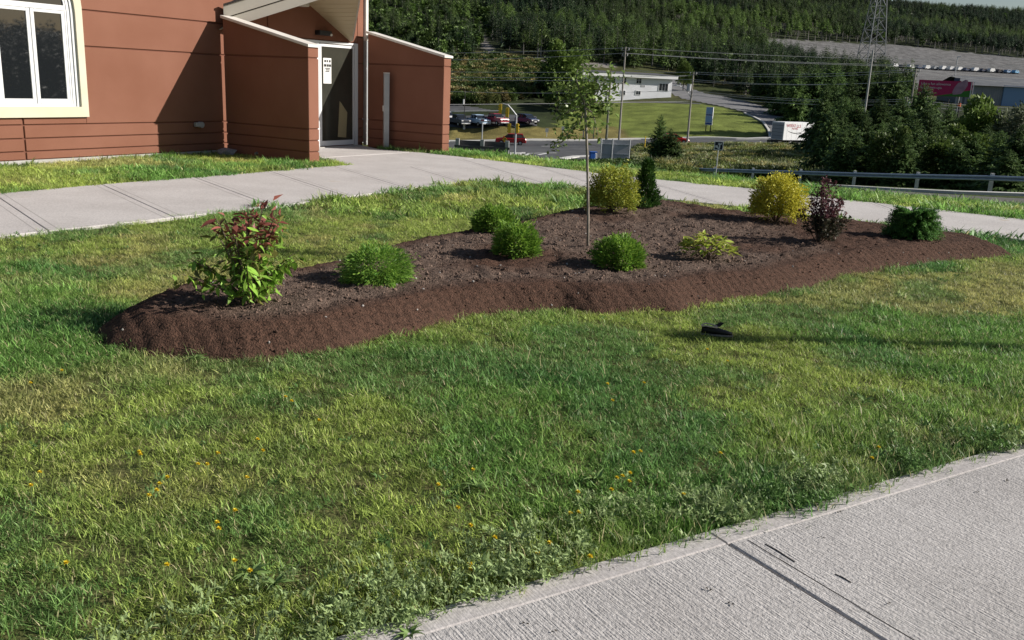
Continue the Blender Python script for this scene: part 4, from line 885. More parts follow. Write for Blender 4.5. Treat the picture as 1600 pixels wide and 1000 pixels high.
side = [(14., 92.), (6., 84.), (0., 60.), (-14, 60), (-10, 84), (-30, 104), (-75, 108), (-75, 150)]
drape('road', [tuple(p[:2]) for p in far_edge]+[tuple(p[:2]) for p in near_edge]+side, ASPH, .05, .9)
ribbon('far_pavement', [p+np.array([0, 1.1, 0]) for p in far_edge], 1.6, KERB, .18, .3)
ribbon('near_kerb', near_edge[1:4], .35, KERB, .2, .3)
for a, b, w in (((824, 240.5), (870, 239.8), .5), ((814, 253), (830, 247), .5), ((830, 247), (876, 253), .5), ((808, 250), (826, 241), .4), ((841, 243), (856, 240), .5), ((846, 229.5), (866, 229), .35), ((1140, 224.2), (1166, 223.8), .35), ((1010, 225.2), (1032, 225), .35), ((1060, 225), (1085, 224.8), .35)):
    ribbon('road_marking', hx(a, b), w, PAINT, .075)
drape('traffic_island', hx((797, 240), (822, 240), (804, 251), (796, 252)), KERB, .16, .5)
ribbon('island_kerb', hx((876, 250), (900, 246), (925, 245)), 1.2, KERB, .15, .25)
# parking court and lanes
hy = lambda *pp: [hit(px, py, 140.) for px, py in pp]
drape('parking_court', hy((560, 198), (560, 184), (700, 183.5), (836, 182), (842, 190), (836, 197), (700, 198)), ASPH, .06, .8)
drape('upper_lane', hy((560, 175), (560, 163), (710, 164), (745, 168), (775, 174), (710, 174.5)), ASPH, .06, .8)
ribbon('lane_kerb', hy((560, 176), (710, 175), (780, 174)), .5, KERB, .15, .2)
drape('house_drive', hy((1205, 219), (1203, 205), (1194, 190), (1165, 176), (1110, 163), (1062, 154), (1040, 136), (1052, 122), (1070, 134), (1110, 148), (1170, 160), (1232, 178), (1222, 192), (1225, 219)), ASPH2, .07, .8)
ribbon('drive_kerb', hy((1204, 218), (1201, 204), (1192, 191), (1163, 177.5)), .4, KERB, .2, .25)
ribbon('house_path', hy((905, 161), (960, 160), (1030, 160.5), (1095, 163)), 1.6, ASPH2, .08)
# kerbs of the low lane beyond the back path
hk = lambda *pp: [hit(px, py, 15.) for px, py in pp]
ribbon('lane_edge_kerb', hk((1230, 288.5), (1300, 292.5), (1400, 298.5), (1500, 303.5), (1600, 306.5), (1700, 311)), .3, KERB, .10, .3, step=1.)
ribbon('low_kerb', hk((1345, 305), (1450, 311.5), (1600, 319), (1700, 324)), .16, mat('dark_kerb', (.10, .10, .10), .9), .12, .3, step=.8)
# ================================================================== GUARDRAIL
t = thing('guardrail', 'long galvanised roadside guardrail on short posts beyond the back path', 'guardrail', (0, 0, 0))
rp = []; RAILM = mat('rail_steel', (.27, .33, .43), .5, (.33, .39, .49), 3., metal=.3)
for px, py, Y in RAILPX: q = at(px, py, Y); rp.append(np.array([q[0], q[1], h1(q[0], q[1])]))
for a, b in zip(rp, rp[1:]):
    d = b-a; n_ = nrm(np.array([d[1], -d[0], 0])); n_ = n_ if n_[1] < 0 else -n_; mb = MB(); prof = [(.0, .46), (.06, .485), (.06, .53), (.0, .56), (.06, .59), (.06, .635), (.0, .66)]; vs = []
    for e_ in (a-d*.01, b+d*.01):
        for o_, z_ in prof: vs.append(e_+n_*(o_+.09)+np.array([0, 0, z_]))
    k = len(prof); mb.add(vs, [(i, i+1, k+i+1, k+i) for i in range(k-1)]); mb.build('rail', RAILM, t)
for q in rp: 
    o = MB().box(-.055, .055, -.06, .07, -.4, .74).build('post', KERB, t); o.location = q
# ================================================================== ROADSIDE OBJECTS
YEL = mat('signal_yellow', (.72, .48, .03), .6); REDP = mat('red_paint', (.35, .015, .015), .35, spec=.5); BLUEP = mat('blue_plastic', (.03, .12, .45), .5); WOOD = mat('weathered_wood', (.075, .072, .072), .9, (.12, .115, .115), 3., stretch=(1, 1, 6)); POLEM = mat('utility_pole', (.24, .22, .195), .9, (.33, .31, .28), 4., stretch=(6, 6, .4)); POLEG = mat('green_pole', (.15, .155, .11), .9, (.20, .20, .15), 4.)
def frame_at(px, py, Y, rz=0): 
    q = on(px, py, Y); return q
# dark boarded barrier on three posts
q = on(753, 250, 45.); q[2] = at(753, 262, 45.)[2]; t = thing('boarded_sign_back', 'back of a dark boarded panel on three grey posts below the lawn crest', 'sign', q, R(-6))
w = 2.44; hz = lambda py: at(753, py, 45.)[2]-q[2]
for x in (-w/2, 0, w/2): MB().box(x-.09, x+.09, -.16, .02, -.6, hz(218)).build('post', GREYM, t)
for a, b in ((-w/2+.02, -.005), (.005, w/2-.02)):
    z0, z1 = .1, hz(220.5); n = 3
    for i in range(n): MB().box(a, b, .025, .065, z0+(z1-z0)*i/n+.005, z0+(z1-z0)*(i+1)/n-.005).build('board', WOOD, t)
MB().box(-w/2-.14, w/2+.14, -.07, -.165, hz(232), hz(228)).build('rail', WOOD, t)
# pale sign back on three posts
q = on(959, 262, 60.); q[2] = at(959, 264, 60.)[2]; t = thing('sign_back', 'back of a pale flat sign board on three thin posts beyond the yellow shrub', 'sign', q, R(4)); hz = lambda py: at(959, py, 60.)[2]-q[2]
SIGNM = mat('sign_aluminium', (.50, .50, .52), .5, (.42, .42, .44), 1.)
MB().box(-.93, .93, 0, .03, hz(250), hz(218.5)).build('board', SIGNM, t)
for x in (-.93, -.2, .93): MB().tube([(x, -.07, -.5), (x, -.07, hz(217))], .04, 8).build('post', GALV, t)
for py in (226, 241): MB().box(-.93, .93, -.035, -.001, hz(py)-.03, hz(py)+.03).build('rail', GALV, t)
q = on(925, 258, 63.); q[2] = at(925, 259, 63.)[2]; t = thing('blue_box', 'small blue and white collection box standing left of the pale sign back', 'box', q, R(10)); hz = lambda py: at(925, py, 63.)[2]-q[2]
MB().box(-.2, .14, -.2, .2, 0, hz(238)).build('body', BLUEP, t, bevel=.02); MB().box(.142, .26, -.18, .18, 0, hz(239.5)).build('side_panel', WHITE, t, bevel=.01); MB().box(-.22, .28, -.22, .22, hz(238)+.002, hz(236.8)).build('lid', BLUEP, t, bevel=.01)
# square direction sign
q = on(1118, 279, 51.); q[2] = at(1118, 281, 51.)[2]; t = thing('arrow_sign', 'square dark sign with a white curved double arrow on a thin post by the guardrail', 'sign', q, R(0)); hz = lambda py: at(1117, py, 51.)[2]-q[2]
MB().tube([(0, .05, -.4), (0, .05, hz(222))], .03, 8).build('post', GALV, t); NAVY = mat('sign_navy', (.012, .016, .03), .5)
s0, s1 = hz(234.5), hz(220.5); sw = .25; MB().box(-sw, sw, 0, .012, s0, s1).build('plate', WHITE, t, bevel=.003)
MB().box(-sw*.84, sw*.84, -.004, -.001, s0+(s1-s0)*.08, s1-(s1-s0)*.08).build('panel', NAVY, t)
cx = lambda fx, fz: (-sw+2*sw*fx, -.0085, s0+(s1-s0)*fz)
def flat(pts): b = MB(); n = len(pts); b.add([cx(*p) for p in pts]+[(cx(*p)[0], -.0045, cx(*p)[2]) for p in pts], [tuple(range(n)), tuple(range(2*n-1, n-1, -1))]); return b
ar = MB()
for pts in ([(.46, .12), (.62, .12), (.66, .3), (.66, .62), (.52, .62), (.52, .34)], [(.40, .62), (.78, .62), (.86, .86), (.62, .74), (.48, .86)], [(.12, .52), (.36, .56), (.46, .34), (.5, .18), (.44, .14), (.34, .26), (.14, .30)]): f_ = flat(pts); ar.add(f_.v, f_.f)
ar.build('arrow', WHITE, t)
# traffic signals
def signal_head(t, p, face=1):
    hb = MB().box(p[0]-.16, p[0]+.16, p[1]-.14, p[1]+.14, p[2]-.55, p[2]+.55).build('signal_head', YEL, t, bevel=.02)
    for dz_, c in ((.34, REDP), (0, YEL), (-.34, DARK)): MB().tube([(p[0]+face*.161, p[1], p[2]+dz_), (p[0]+face*.26, p[1], p[2]+dz_-.02)], .11, 8).build('hood', YEL, hb)
    return hb
q = on(804, 248, 108.); q[2] = at(804, 249, 108.)[2]; t = thing('traffic_signal', 'grey curved mast arm carrying yellow traffic signals above the road', 'traffic light', q); Z = lambda px, py: (at(px, py, 108.)-q)
MB().tube([(0, 0, -.5), (0, 0, Z(805, 180)[2])], [.12, .10], 8).build('pole', GALV, t)
top = Z(805, 180); MB().tube([(0, 0, top[2]), Z(800, 171), Z(794, 164), Z(786, 162), Z(781, 163)], [.09, .08, .07, .06, .05], 6).build('mast_arm', GALV, t)
signal_head(t, Z(782, 170), -1); signal_head(t, Z(793, 176), -1); signal_head(t, Z(796, 200.5), -1); signal_head(t, Z(808, 200.5), 1)
MB().tube([(0, 0, Z(804, 198)[2]), Z(799, 195.5), Z(796, 196)], .04, 6).build('bracket', GALV, t)
q = on(752, 248, 104.); t = thing('hazard_post', 'slim grey post topped with a red and white plate before the parked cars', 'sign', q); z_ = lambda py: at(752.5, py, 104.)[2]-q[2]
MB().tube([(0, 0, -.3), (0, 0, z_(185))], .06, 8).build('post', GALV, t)
for k, (a, b, m_) in enumerate(((191, 188.8, WHITE), (188.7, 186.8, REDP), (186.7, 184.5, WHITE))): MB().box(-.2, .2, -.09, -.062, z_(a), z_(b)).build('plate', m_, t)
q = on(788, 238, 107.); t = thing('diamond_sign', 'small yellow diamond sign with dark chevrons by the red car', 'sign', q); z_ = at(788, 218, 107.)[2]-q[2]
MB().tube([(0, 0, -.3), (0, 0, z_)], .04, 6).build('post', GALV, t); o = MB().box(-.22, .22, -.07, -.042, -.22, .22).build('plate', YEL, t); o.location = (0, 0, z_); o.rotation_euler = (0, R(45), 0)
b = MB()
for dz_ in (-.12, .04): b.add([(-.2, -.075, dz_-.06), (0, -.075, dz_+.09), (.2, -.075, dz_-.06), (.2, -.075, dz_+.01), (0, -.075, dz_+.16), (-.2, -.075, dz_+.01)], [(0, 1, 4, 5), (1, 2, 3, 4)])
o = b.build('chevron', DARK, t); o.location = (0, 0, z_)
q = hit(725, 202, 140.); t = thing('lamp_post', 'thin black lamp post with small white lantern and white base sleeve by parked cars', 'street lamp', q); z_ = lambda py: at(724, py, q[1])[2]-q[2]
MB().tube([(0, 0, 0), (0, 0, z_(140))], .06, 6).build('pole', DARK, t); MB().tube([(-.2, -.1, z_(163)), (-.2, -.1, z_(155))], [.13, .12], 8).build('lantern', WHITE, t); MB().tube([(0, 0, -.4), (0, 0, z_(191))], .2, 10).build('sleeve', WHITE, t)
for k, (px, py, lab) in enumerate(((854, 214, 'small white roadside sign, nearest the traffic signal of the pair on the far verge'), (879, 214, 'small white roadside sign on a post, closer to the sapling of the pair'))):
    q = hit(px, py, 130.); t = thing('verge_sign', lab, 'sign', q); z_ = .0; hh = (214-206)/FPX*q[1] if k == 0 else (214-203)/FPX*q[1]
    MB().tube([(0, 0, -.3), (0, 0, hh)], .05, 6).build('post', GALV, t); MB().box(-.26, .26, -.09, -.06, hh-.1, hh+.55).build('plate', WHITE, t)
for k, (px, py, h_, lab) in enumerate(((911, 219, 1.7, 'short pale gate post with a crossbar on the verge'), (927, 217, 2.2, 'short weathered wooden stub post behind the sapling'))):
    q = hit(px, py, 130.); t = thing('verge_post', lab, 'post', q); MB().box(-.09, .09, -.09, .09, -.3, h_).build('post', POLEM, t)
    if k == 0: MB().box(-.4, .4, -.12, -.095, 1.45, 1.6).build('crossbar', POLEM, t)
q = hit(1007, 234, 90.); t = thing('marker_post', 'thin yellow marker post at the road edge left of the small fir', 'post', on(1007, 234, 120.)); MB().tube([(0, 0, -.3), (0, 0, 2.3)], .06, 6).build('post', YEL, t)
# pylon sign
q = hit(1106, 206, 150.); t = thing('pylon_sign', 'tall blue and white business sign on two legs in the grass', 'sign', q, R(-25)); k_ = q[1]/FPX; SKYB = mat('sign_blue', (.22, .36, .58), .5); SKYD = mat('sign_deep_blue', (.03, .08, .28), .5)
zt, zb = (206-169)*k_, (206-196)*k_; w = .62
MB().box(-w, w, -.16, .16, zb, zt).build('cabinet', WHITE, t, bevel=.02)
for a, b, m_ in ((.62, .97, SKYB), (.53, .60, SKYD), (.16, .51, SKYB), (.04, .14, SKYD)): MB().box(-w+.06, w-.06, -.18, -.163, zb+(zt-zb)*a, zb+(zt-zb)*b).build('panel', m_, t)
for x in (-.4, .4): MB().box(x-.07, x+.07, -.06, .06, -.4, zb).build('leg', DARK, t)
# ------------------------------------------------------------------ utility poles and wires
ATT = {}
def pole(key, lab, px, py, ytop, Y, m=POLEM, r0=.17, arms=(), gl=None):
    q = on(px, py, Y); zt = at(px, ytop, Y)[2]-q[2]; t = thing('utility_pole', lab, 'utility pole', q, 0, 'utility poles along the road')
    MB().tube([(0, 0, -1), (0, 0, zt)], [r0, r0*.65], 8).build('pole', m, t)
    for dz_, l in arms: MB().box(-l, l, -.06, .06, zt-dz_-.06, zt-dz_+.06).build('crossarm', POLEM, t)
    for dz_, l in arms:
        for x in (-l, 0, l): MB().tube([(x, 0, zt-dz_+.06), (x, 0, zt-dz_+.35)], .07, 6).build('insulator', GREYM, t)
    ATT[key] = (q, zt); return t, zt
k140 = 140/FPX
t, zt = pole('a', 'tall grey utility pole rising right of the sapling top', 972, 150, 73, 140., arms=((.5, .5), (1.3, .35)))
t, zt = pole('b', 'shorter greenish utility pole close beside the tall grey one', 951, 165, 112, 136., POLEG, .2)
t, zt = pole('c', 'utility pole with grey transformer and street light arm at the road edge', 1078, 175, 112, 139., arms=((.4, .45), ))
MB().tube([(-.5, -.2, zt-2.75), (-.5, -.2, zt-1.75)], .34, 10).build('transformer', GALV, t)
MB().tube([(-.1, 0, zt-3.6), (-.9, -.2, zt-2.6), (-1.9, -.4, zt-2.1), (-2.5, -.5, zt-2.05)], .05, 6).build('lamp_arm', GALV, t); MB().box(-2.9, -2.3, -.6, -.4, zt-2.12, zt-1.98).build('lamp_head', WHITE, t, bevel=.02)
t, zt = pole('d', 'pale tall utility pole in front of the lattice tower', 1356, 140, 78, 110., METW and mat('pale_pole', (.42, .41, .40), .8), .16)
t, zt = pole('e', 'thin brown leaning utility pole just left of the pink billboard', 1425, 150, 107, 128., arms=((.4, .5), (1.0, .3)))
t, zt = pole('f', 'short utility pole with a pair of grey cans among dark trees', 1416, 165, 152, 135., arms=((.3, .3), )); MB().tube([(.25, -.2, zt-1.6), (.25, -.2, zt-.6)], .16, 8).build('transformer', GALV, t); MB().tube([(-.2, -.2, zt-1.5), (-.2, -.2, zt-.8)], .13, 8).build('transformer', GALV, t)
t, zt = pole('g', 'dark stub pole with an orange band under the billboard', 1498, 170, 157, 140., DARK, .2); MB().tube([(0, 0, zt-.9), (0, 0, zt-.4)], .24, 8).build('band', mat('orange_band', (.6, .12, .03), .6), t)
t, zt = pole('h', 'dark stub pole left of the orange banded one', 1480, 170, 155, 142., DARK, .14)
q = on(1492, 118, 330.); t = thing('lot_lamp', 'thin light pole rising behind the billboard at the car lot', 'street lamp', q); z_ = at(1492, 89, 330.)[2]-q[2]; MB().tube([(0, 0, -1), (0, 0, z_)], .14, 6).build('pole', GALV, t); MB().box(-.1, .9, -.2, .2, z_, z_+.3).build('lamp_head', WHITE, t)
WIRE = mat('cable', (.50, .50, .51), .6)
def wire(lab, a, b, sag, r=.034, grp='overhead cables along the road'):
    P = [np.array(a)*(1-s)+np.array(b)*s - np.array([0, 0, sag*4*s*(1-s)]) for s in np.linspace(0, 1, 15)]
    o = MB().tube(P, r, 4, False).build('overhead_cable', WIRE); tag(o, lab, 'cable', grp)
def W(px, py, Y): return at(px, py, Y)
wl = 'thin overhead cable strung between roadside poles'
for (p0, p1, Y0, Y1, sg) in (((440, 80), (979, 74.5), 141, 140, .5), ((979, 74.5), (1760, 92), 140, 150, .8), ((440, 91), (975, 83), 141, 140, .6), ((975, 83), (1760, 103), 140, 150, .9), ((979, 83), (1760, 99), 140.4, 150, .9),
        ((440, 106), (975, 112), 138, 139, .3), ((975, 108), (1083, 112.5), 140, 139, .2), ((1083, 112.5), (1431, 108), 139, 128, .5), ((1083, 115), (1431, 111), 139, 128, .6), ((1431, 108), (1760, 126), 128, 135, .5), ((1431, 112), (1760, 133), 128, 135, .6),
        ((440, 113), (1080, 118), 138, 139, .5), ((440, 118), (1080, 124), 138, 139, .4), ((1080, 124), (1431, 126), 139, 128, .6), ((1080, 127), (1416, 127), 139, 135, .5), ((440, 128), (1078, 141), 138, 139, .9), ((1078, 141), (1416, 155), 139, 135, .6), ((1078, 143.5), (1416, 158), 139, 135, .6),
        ((951, 113), (1078, 118), 136, 139, .3), ((1078, 148), (1416, 163), 139, 135, .6), ((1416, 155), (1760, 172), 135, 140, .5), ((1416, 158), (1760, 178), 135, 140, .5), ((440, 163), (1078, 158), 120, 139, .2), ((1416, 163), (1760, 184), 135, 140, .5)):
    wire(wl, W(*p0, Y0), W(*p1, Y1), sg)
# lattice tower
Y = 255.; q = on(1358, 112, Y); t = thing('lattice_tower', 'tall steel lattice transmission tower rising out of the frame', 'tower', q, R(12)); STEEL = mat('tower_steel', (.26, .27, .28), .5, metal=.3)
hw = lambda z: max(1.0, 3.2-.085*z); lv = [0, 3.2, 6.2, 9.2, 12.2, 15.2, 18.2, 21.2, 24.4, 27.6, 31, 35]
legs = [(-1, -1), (1, -1), (1, 1), (-1, 1)]
for sx_, sy_ in legs: MB().tube([(sx_*hw(-3), sy_*hw(-3), -3), (sx_*hw(28), sy_*hw(28), 28), (sx_*hw(35), sy_*hw(35), 36)], .13, 4).build('leg', STEEL, t)
for i in range(4):
    (ax, ay), (bx, by) = legs[i], legs[(i+1) % 4]; b = MB()
    for z0, z1 in zip(lv, lv[1:]):
        b.tube([(ax*hw(z0), ay*hw(z0), z0), (bx*hw(z1), by*hw(z1), z1)], .065, 4, False); b.tube([(bx*hw(z0), by*hw(z0), z0), (ax*hw(z1), ay*hw(z1), z1)], .065, 4, False); b.tube([(ax*hw(z1), ay*hw(z1), z1), (bx*hw(z1), by*hw(z1), z1)], .07, 4, False)
    b.build('bracing', STEEL, t)
for z in (30, 35): MB().box(-6, 6, -.5, .5, z, z+.4).build('crossarm', STEEL, t)
# ------------------------------------------------------------------ billboard
q = on(1475, 150, 165.); kb = 165/FPX; t = thing('billboard', 'wide pink roadside billboard with white lettering and a green corner', 'billboard', (q[0], q[1], 0), R(-4)); zt, zb = at(1475, 126, 165.)[2], at(1475, 150.5, 165.)[2]; w = 78*kb/2; PINK = mat('billboard_pink', (.42, .015, .10), .5, (.36, .012, .09), .6); GRN = mat('billboard_green', (.03, .16, .02), .5); GRY = mat('billboard_print', (.30, .17, .24), .6, (.42, .26, .34), 1.2)
MB().box(-w, w, 0, .25, zb, zt).build('panel', PINK, t); hh = zt-zb
MB().add([(-w*.35, -.012, zb+.02), (w-.02, -.012, zb+.02), (w-.02, -.012, zb+hh*.46), (w*.6, -.012, zb+hh*.34), (w*.2, -.012, zb+hh*.17)], [(0, 1, 2, 3, 4)]).build('green_corner', GRN, t)
MB().add([(w*x, -.02, zb+hh*z) for x, z in ((.32, .12), (.62, .2), (.72, .4), (.82, .75), (.80, 1.08), (.7, 1.12), (.55, .95), (.45, .9), (.34, .6), (.28, .3))], [tuple(range(10))]).build('picture', GRY, t)
for s_, x, z, sz in (('Like a fun allowance', -.93, .70, .62), ('for grown-ups.', -.93, .46, .62), ('yfl.CASH', -.93, .14, .6)):
    o = link('lettering', text_mesh(s_, sz, m=WHITE), t); o.location = (w*x, -.03, zb+hh*z); o.rotation_euler = (R(90), 0, 0)
MB().box(.3*w, .5*w, -.02, .22, zt+.02, zt+.55).build('top_cutout', mat('billboard_navy', (.05, .06, .12), .5), t)
for x in (w+.12, w-.25): MB().box(x, x+.14, -.08, -.03, zb, zt).build('edge_post', WHITE, t)
for x in (-w*.6, w*.6): MB().tube([(x, .5, h1(q[0], q[1])-1), (x, .5, zt-.2)], .2, 8).build('leg', STEEL, t)
# ------------------------------------------------------------------ house and shed
def local(q, rz): c, s_ = math.cos(rz), math.sin(rz); return lambda P: np.array([(P[0]-q[0])*c+(P[1]-q[1])*s_, -(P[0]-q[0])*s_+(P[1]-q[1])*c, P[2]-q[2]])
Y = 205.; q = at(976, 153.5, Y); q[2] = min(q[2], h1(q[0], q[1])+.1); t = thing('white_house', 'long white two storey house with dark low roof above the grass bank', 'house', q, R(20)); kh = Y/FPX; hz = lambda px, py: (at(px, py, Y)-q)*np.array([1/math.cos(R(20)), 1, 1])
SID = mat('white_siding', (.78, .79, .82), .6, (.82, .83, .86), .5); TRIM = mat('white_trim', (.78, .78, .78), .5); PANE = mat('far_pane', (.03, .035, .04), .1, spec=.6); HROOF = mat('house_roof', (.07, .072, .08), .9, (.10, .10, .11), .6)
xl, xr = hz(898, 150)[0], hz(1053, 150)[0]; zt = hz(976, 120.5)[2]
wl_ = MB().box(xl, xr, 0, 9, -2, zt).build('wall', SID, t)
for k in range(1, 20): MB().box(xl-.01, xr+.01, -.03, -.002, zt*k/20-.015, zt*k/20+.012).build('siding_board', SID, wl_)
MB().box(xl-.4, xr+.9, -.9, 9.9, zt+.001, zt+.75).build('fascia', TRIM, t, bevel=.02)
zr = hz(976, 110)[2]; b = MB(); b.add([(xl-.6, -1, zt+.76), (xr+1, -1, zt+.76), (xr+1, 10, zt+.76), (xl-.6, 10, zt+.76), (xl+.5, 4.6, zr-.2), (xr-2, 4.6, zr-.2)], [(0, 1, 5, 4), (1, 2, 5), (2, 3, 4, 5), (3, 0, 4), (3, 2, 1, 0)]); b.build('roof', HROOF, t)
def hwin(x0, x1, y0, y1, n):
    a = hz(x0, y1); c = hz(x1, y0); f = MB().box(a[0]-.12, c[0]+.12, -.09, 0, a[2]-.12, c[2]+.12).build('window', TRIM, t); ww = (c[0]-a[0])/n
    for i in range(n): MB().box(a[0]+ww*i+.06, a[0]+ww*(i+1)-.06, -.115, -.092, a[2], c[2]).build('pane', PANE, f)
cu = [(994.5, 1003.5, 123, 130, 2), (994, 1002, 142.5, 147.5, 2), (1032, 1048, 131.5, 141.5, 3), (973.5, 978.5, 122, 130, 1), (970, 977, 142, 148, 2), (955, 961, 122.5, 130, 1), (944, 951, 143, 149, 1), (925, 932, 122, 130, 1)]
for x in cu: hwin(*x)
MB().box(hz(1013, 0)[0], hz(1020, 0)[0], -.06, -.002, hz(1016, 136.5)[2], hz(1016, 133)[2]).build('vent', GREYM, t)
Y = 205.; q = on(1560, 165, Y); t = thing('grey_shed', 'long grey metal clad shed with blue end bay behind the billboard', 'shed', (q[0], q[1], 0)); hz2 = lambda px, py: at(px, py, Y)-np.array([q[0], q[1], 0]); CLAD = mat('grey_cladding', (.20, .215, .24), .6, (.24, .25, .275), .6); BLUEC = mat('blue_cladding', (.16, .27, .45), .6)
x0, x1, xm = hz2(1508, 150)[0], hz2(1660, 150)[0], hz2(1566, 150)[0]; z0, z1 = hz2(1540, 170)[2], hz2(1540, 134)[2]; n = 16; sw_ = MB().box(x0, x1, .05, 14, z0-3, z1).build('wall', CLAD, t)
MB().box(xm, x1, -.3, .04, z0, hz2(1580, 134)[2]).build('blue_bay', BLUEC, t)
for k in range(n): a = x0+(xm-x0)*k/n; MB().box(a+.03, a+(xm-x0)/n-.03, 0, .048, z0, z1).build('cladding_panel', CLAD, sw_)
b = MB(); b.add([(x0-.4, -.8, z1), (x1, -.8, z1), (x1, 7, z1+2.), (x0-.4, 7, z1+2.), (x1, 15, z1), (x0-.4, 15, z1)], [(0, 1, 2, 3), (3, 2, 4, 5)]); b.build('roof', mat('shed_roof', (.10, .105, .115), .7, (.14, .145, .155), .5), t)
for a in (1518, 1538): MB().box(hz2(a, 0)[0], hz2(a+11, 0)[0], -.06, -.002, z0, hz2(a, 144)[2]).build('door', mat('shed_door', (.26, .28, .31), .5), t)
# ------------------------------------------------------------------ vehicles
TYRE = mat('tyre', (.012, .012, .012), .9); RIM = mat('wheel_rim', (.45, .45, .46), .4, metal=.5); CARGL = mat('car_glass', (.015, .018, .022), .05, spec=.8); LIGHTW = mat('headlight', (.7, .7, .68), .15); LIGHTR = mat('tail_light', (.35, .01, .01), .25)
def car(name, lab, cat, loc, rz, col, kind='suv', grp=None):
    pm = mat('paint_%s' % lab.split()[0], col, .25, spec=.6); t = thing(name, lab, cat, loc, rz, grp)
    if kind == 'suv': L, Wd, zt = 4.5, 1.82, 1.62; body = [(-2.25, .35), (2.2, .32), (2.26, .62), (2.2, .86), (1.25, 1.0), (-2.15, 1.02), (-2.27, .8)]; cab = [(-2.12, 1.02), (1.25, 1.0), (.45, 1.55), (-1.75, 1.56)]; roof = [(-1.78, 1.565), (.48, 1.555), (.2, 1.62), (-1.6, 1.64)]
    elif kind == 'hatch': L, Wd, zt = 4.2, 1.72, 1.48; body = [(-2.05, .32), (2.05, .3), (2.12, .58), (2.0, .76), (1.1, .92), (-2.0, .95), (-2.1, .7)]; cab = [(-2.0, .95), (1.1, .92), (.25, 1.4), (-1.5, 1.42)]; roof = [(-1.55, 1.425), (.3, 1.405), (0, 1.47), (-1.4, 1.49)]
    else: L, Wd, zt = 5.6, 1.95, 1.85; body = [(-2.8, .5), (2.75, .45), (2.82, .8), (2.72, 1.1), (1.45, 1.2), (-2.78, 1.2), (-2.85, .9)]; cab = [(-.75, 1.2), (1.5, 1.2), (.85, 1.78), (-.6, 1.8)]; roof = [(-.63, 1.805), (.88, 1.785), (.7, 1.86), (-.5, 1.87)]
    wb = L*.31; bo = MB().prism(body, -Wd/2, Wd/2).build('body', pm, t, bevel=.05)
    if kind == 'pickup': MB().box(-2.7, -.85, -Wd/2+.1, Wd/2-.1, 1.201, 1.206).build('load_bed', DARK, t)
    MB().prism(cab, -Wd/2+.1, Wd/2-.1).build('windows', CARGL, t, bevel=.03); MB().prism(roof, -Wd/2+.13, Wd/2-.13).build('roof', pm, t, bevel=.02)
    for x in (cab[0][0]+.45, (cab[0][0]+cab[1][0])/2-.1): 
        for y in (-1, 1): MB().box(x-.05, x+.05, y*(Wd/2-.105)-.02, y*(Wd/2-.105)+.02, cab[0][1], cab[2][1]).build('pillar', pm, t)
    for x in (-wb, wb):
        for y in (-1, 1):
            w_ = MB().tube([(x, y*(Wd/2-.20), .33), (x, y*(Wd/2+.015), .33)], .33 if kind != 'pickup' else .38, 14).build('wheel', TYRE, t); MB().tube([(x, y*(Wd/2+.016), .33), (x, y*(Wd/2+.03), .33)], .2, 10).build('rim', RIM, w_)
    fx, hz_ = body[2][0], body[3][1]-.18
    for y in (-1, 1): MB().box(fx-.12, fx+.015, y*(Wd/2-.3)-.2, y*(Wd/2-.3)+.2, hz_-.08, hz_+.07).build('headlight', LIGHTW, t, bevel=.01); MB().box(body[-1][0]-.012, body[-1][0]+.1, y*(Wd/2-.2)-.12, y*(Wd/2-.2)+.12, hz_-.05, hz_+.15).build('tail_light', LIGHTR, t, bevel=.01)
    MB().box(fx-.1, fx+.02, -.55, .55, hz_-.1, hz_+.05).build('grille', DARK, t); MB().box(fx-.2, fx+.04, -Wd/2+.08, Wd/2-.08, .38, .55).build('bumper', GREYM if kind == 'pickup' else DARK, t, bevel=.02); MB().box(fx+.041, fx+.05, -.26, .26, .40, .52).build('number_plate', WHITE, t)
    for y in (-1, 1): MB().box(cab[1][0]-.3, cab[1][0]-.1, y*(Wd/2+.1)-.09, y*(Wd/2+.1)+.09, cab[1][1]+.02, cab[1][1]+.18).build('mirror', pm, t, bevel=.02)
    return t
q = on(798, 225, 137.); car('red_car', 'bright red hatchback driving left along the road behind the signal mast', 'car', q+np.array([0, 0, .06]), R(180), (.42, .012, .015), 'suv')
q = on(1053, 232, 143.); car('red_car', 'scarlet car half hidden behind the small fir tree', 'car', q+np.array([0, 0, .06]), R(0), (.50, .015, .015), 'hatch')
gp = 'vehicles parked in the far court'
for (px, py, rz, col, kind, lab) in ((697, 190, -55, (.70, .70, .71), 'suv', 'white car mostly hidden behind the wing wall'), (716, 197, -58, (.05, .06, .085), 'pickup', 'black pickup parked nearest the wing wall'), (745, 197, -52, (.42, .56, .74), 'pickup', 'silvery blue pickup parked in the row'), (772, 195.5, -48, (.30, .03, .05), 'pickup', 'maroon pickup parked between the blue one and the empty bay'), (823, 194.5, -50, (.03, .045, .10), 'suv', 'navy dark car parked alone at the end of the row')):
    q = on(px, py, hit(px, py, 140.)[1]); o = car('parked_' + ('pickup' if kind == 'pickup' else 'car'), lab, 'pickup truck' if kind == 'pickup' else 'car', q+np.array([0, 0, .08]), R(rz), col, kind, gp)
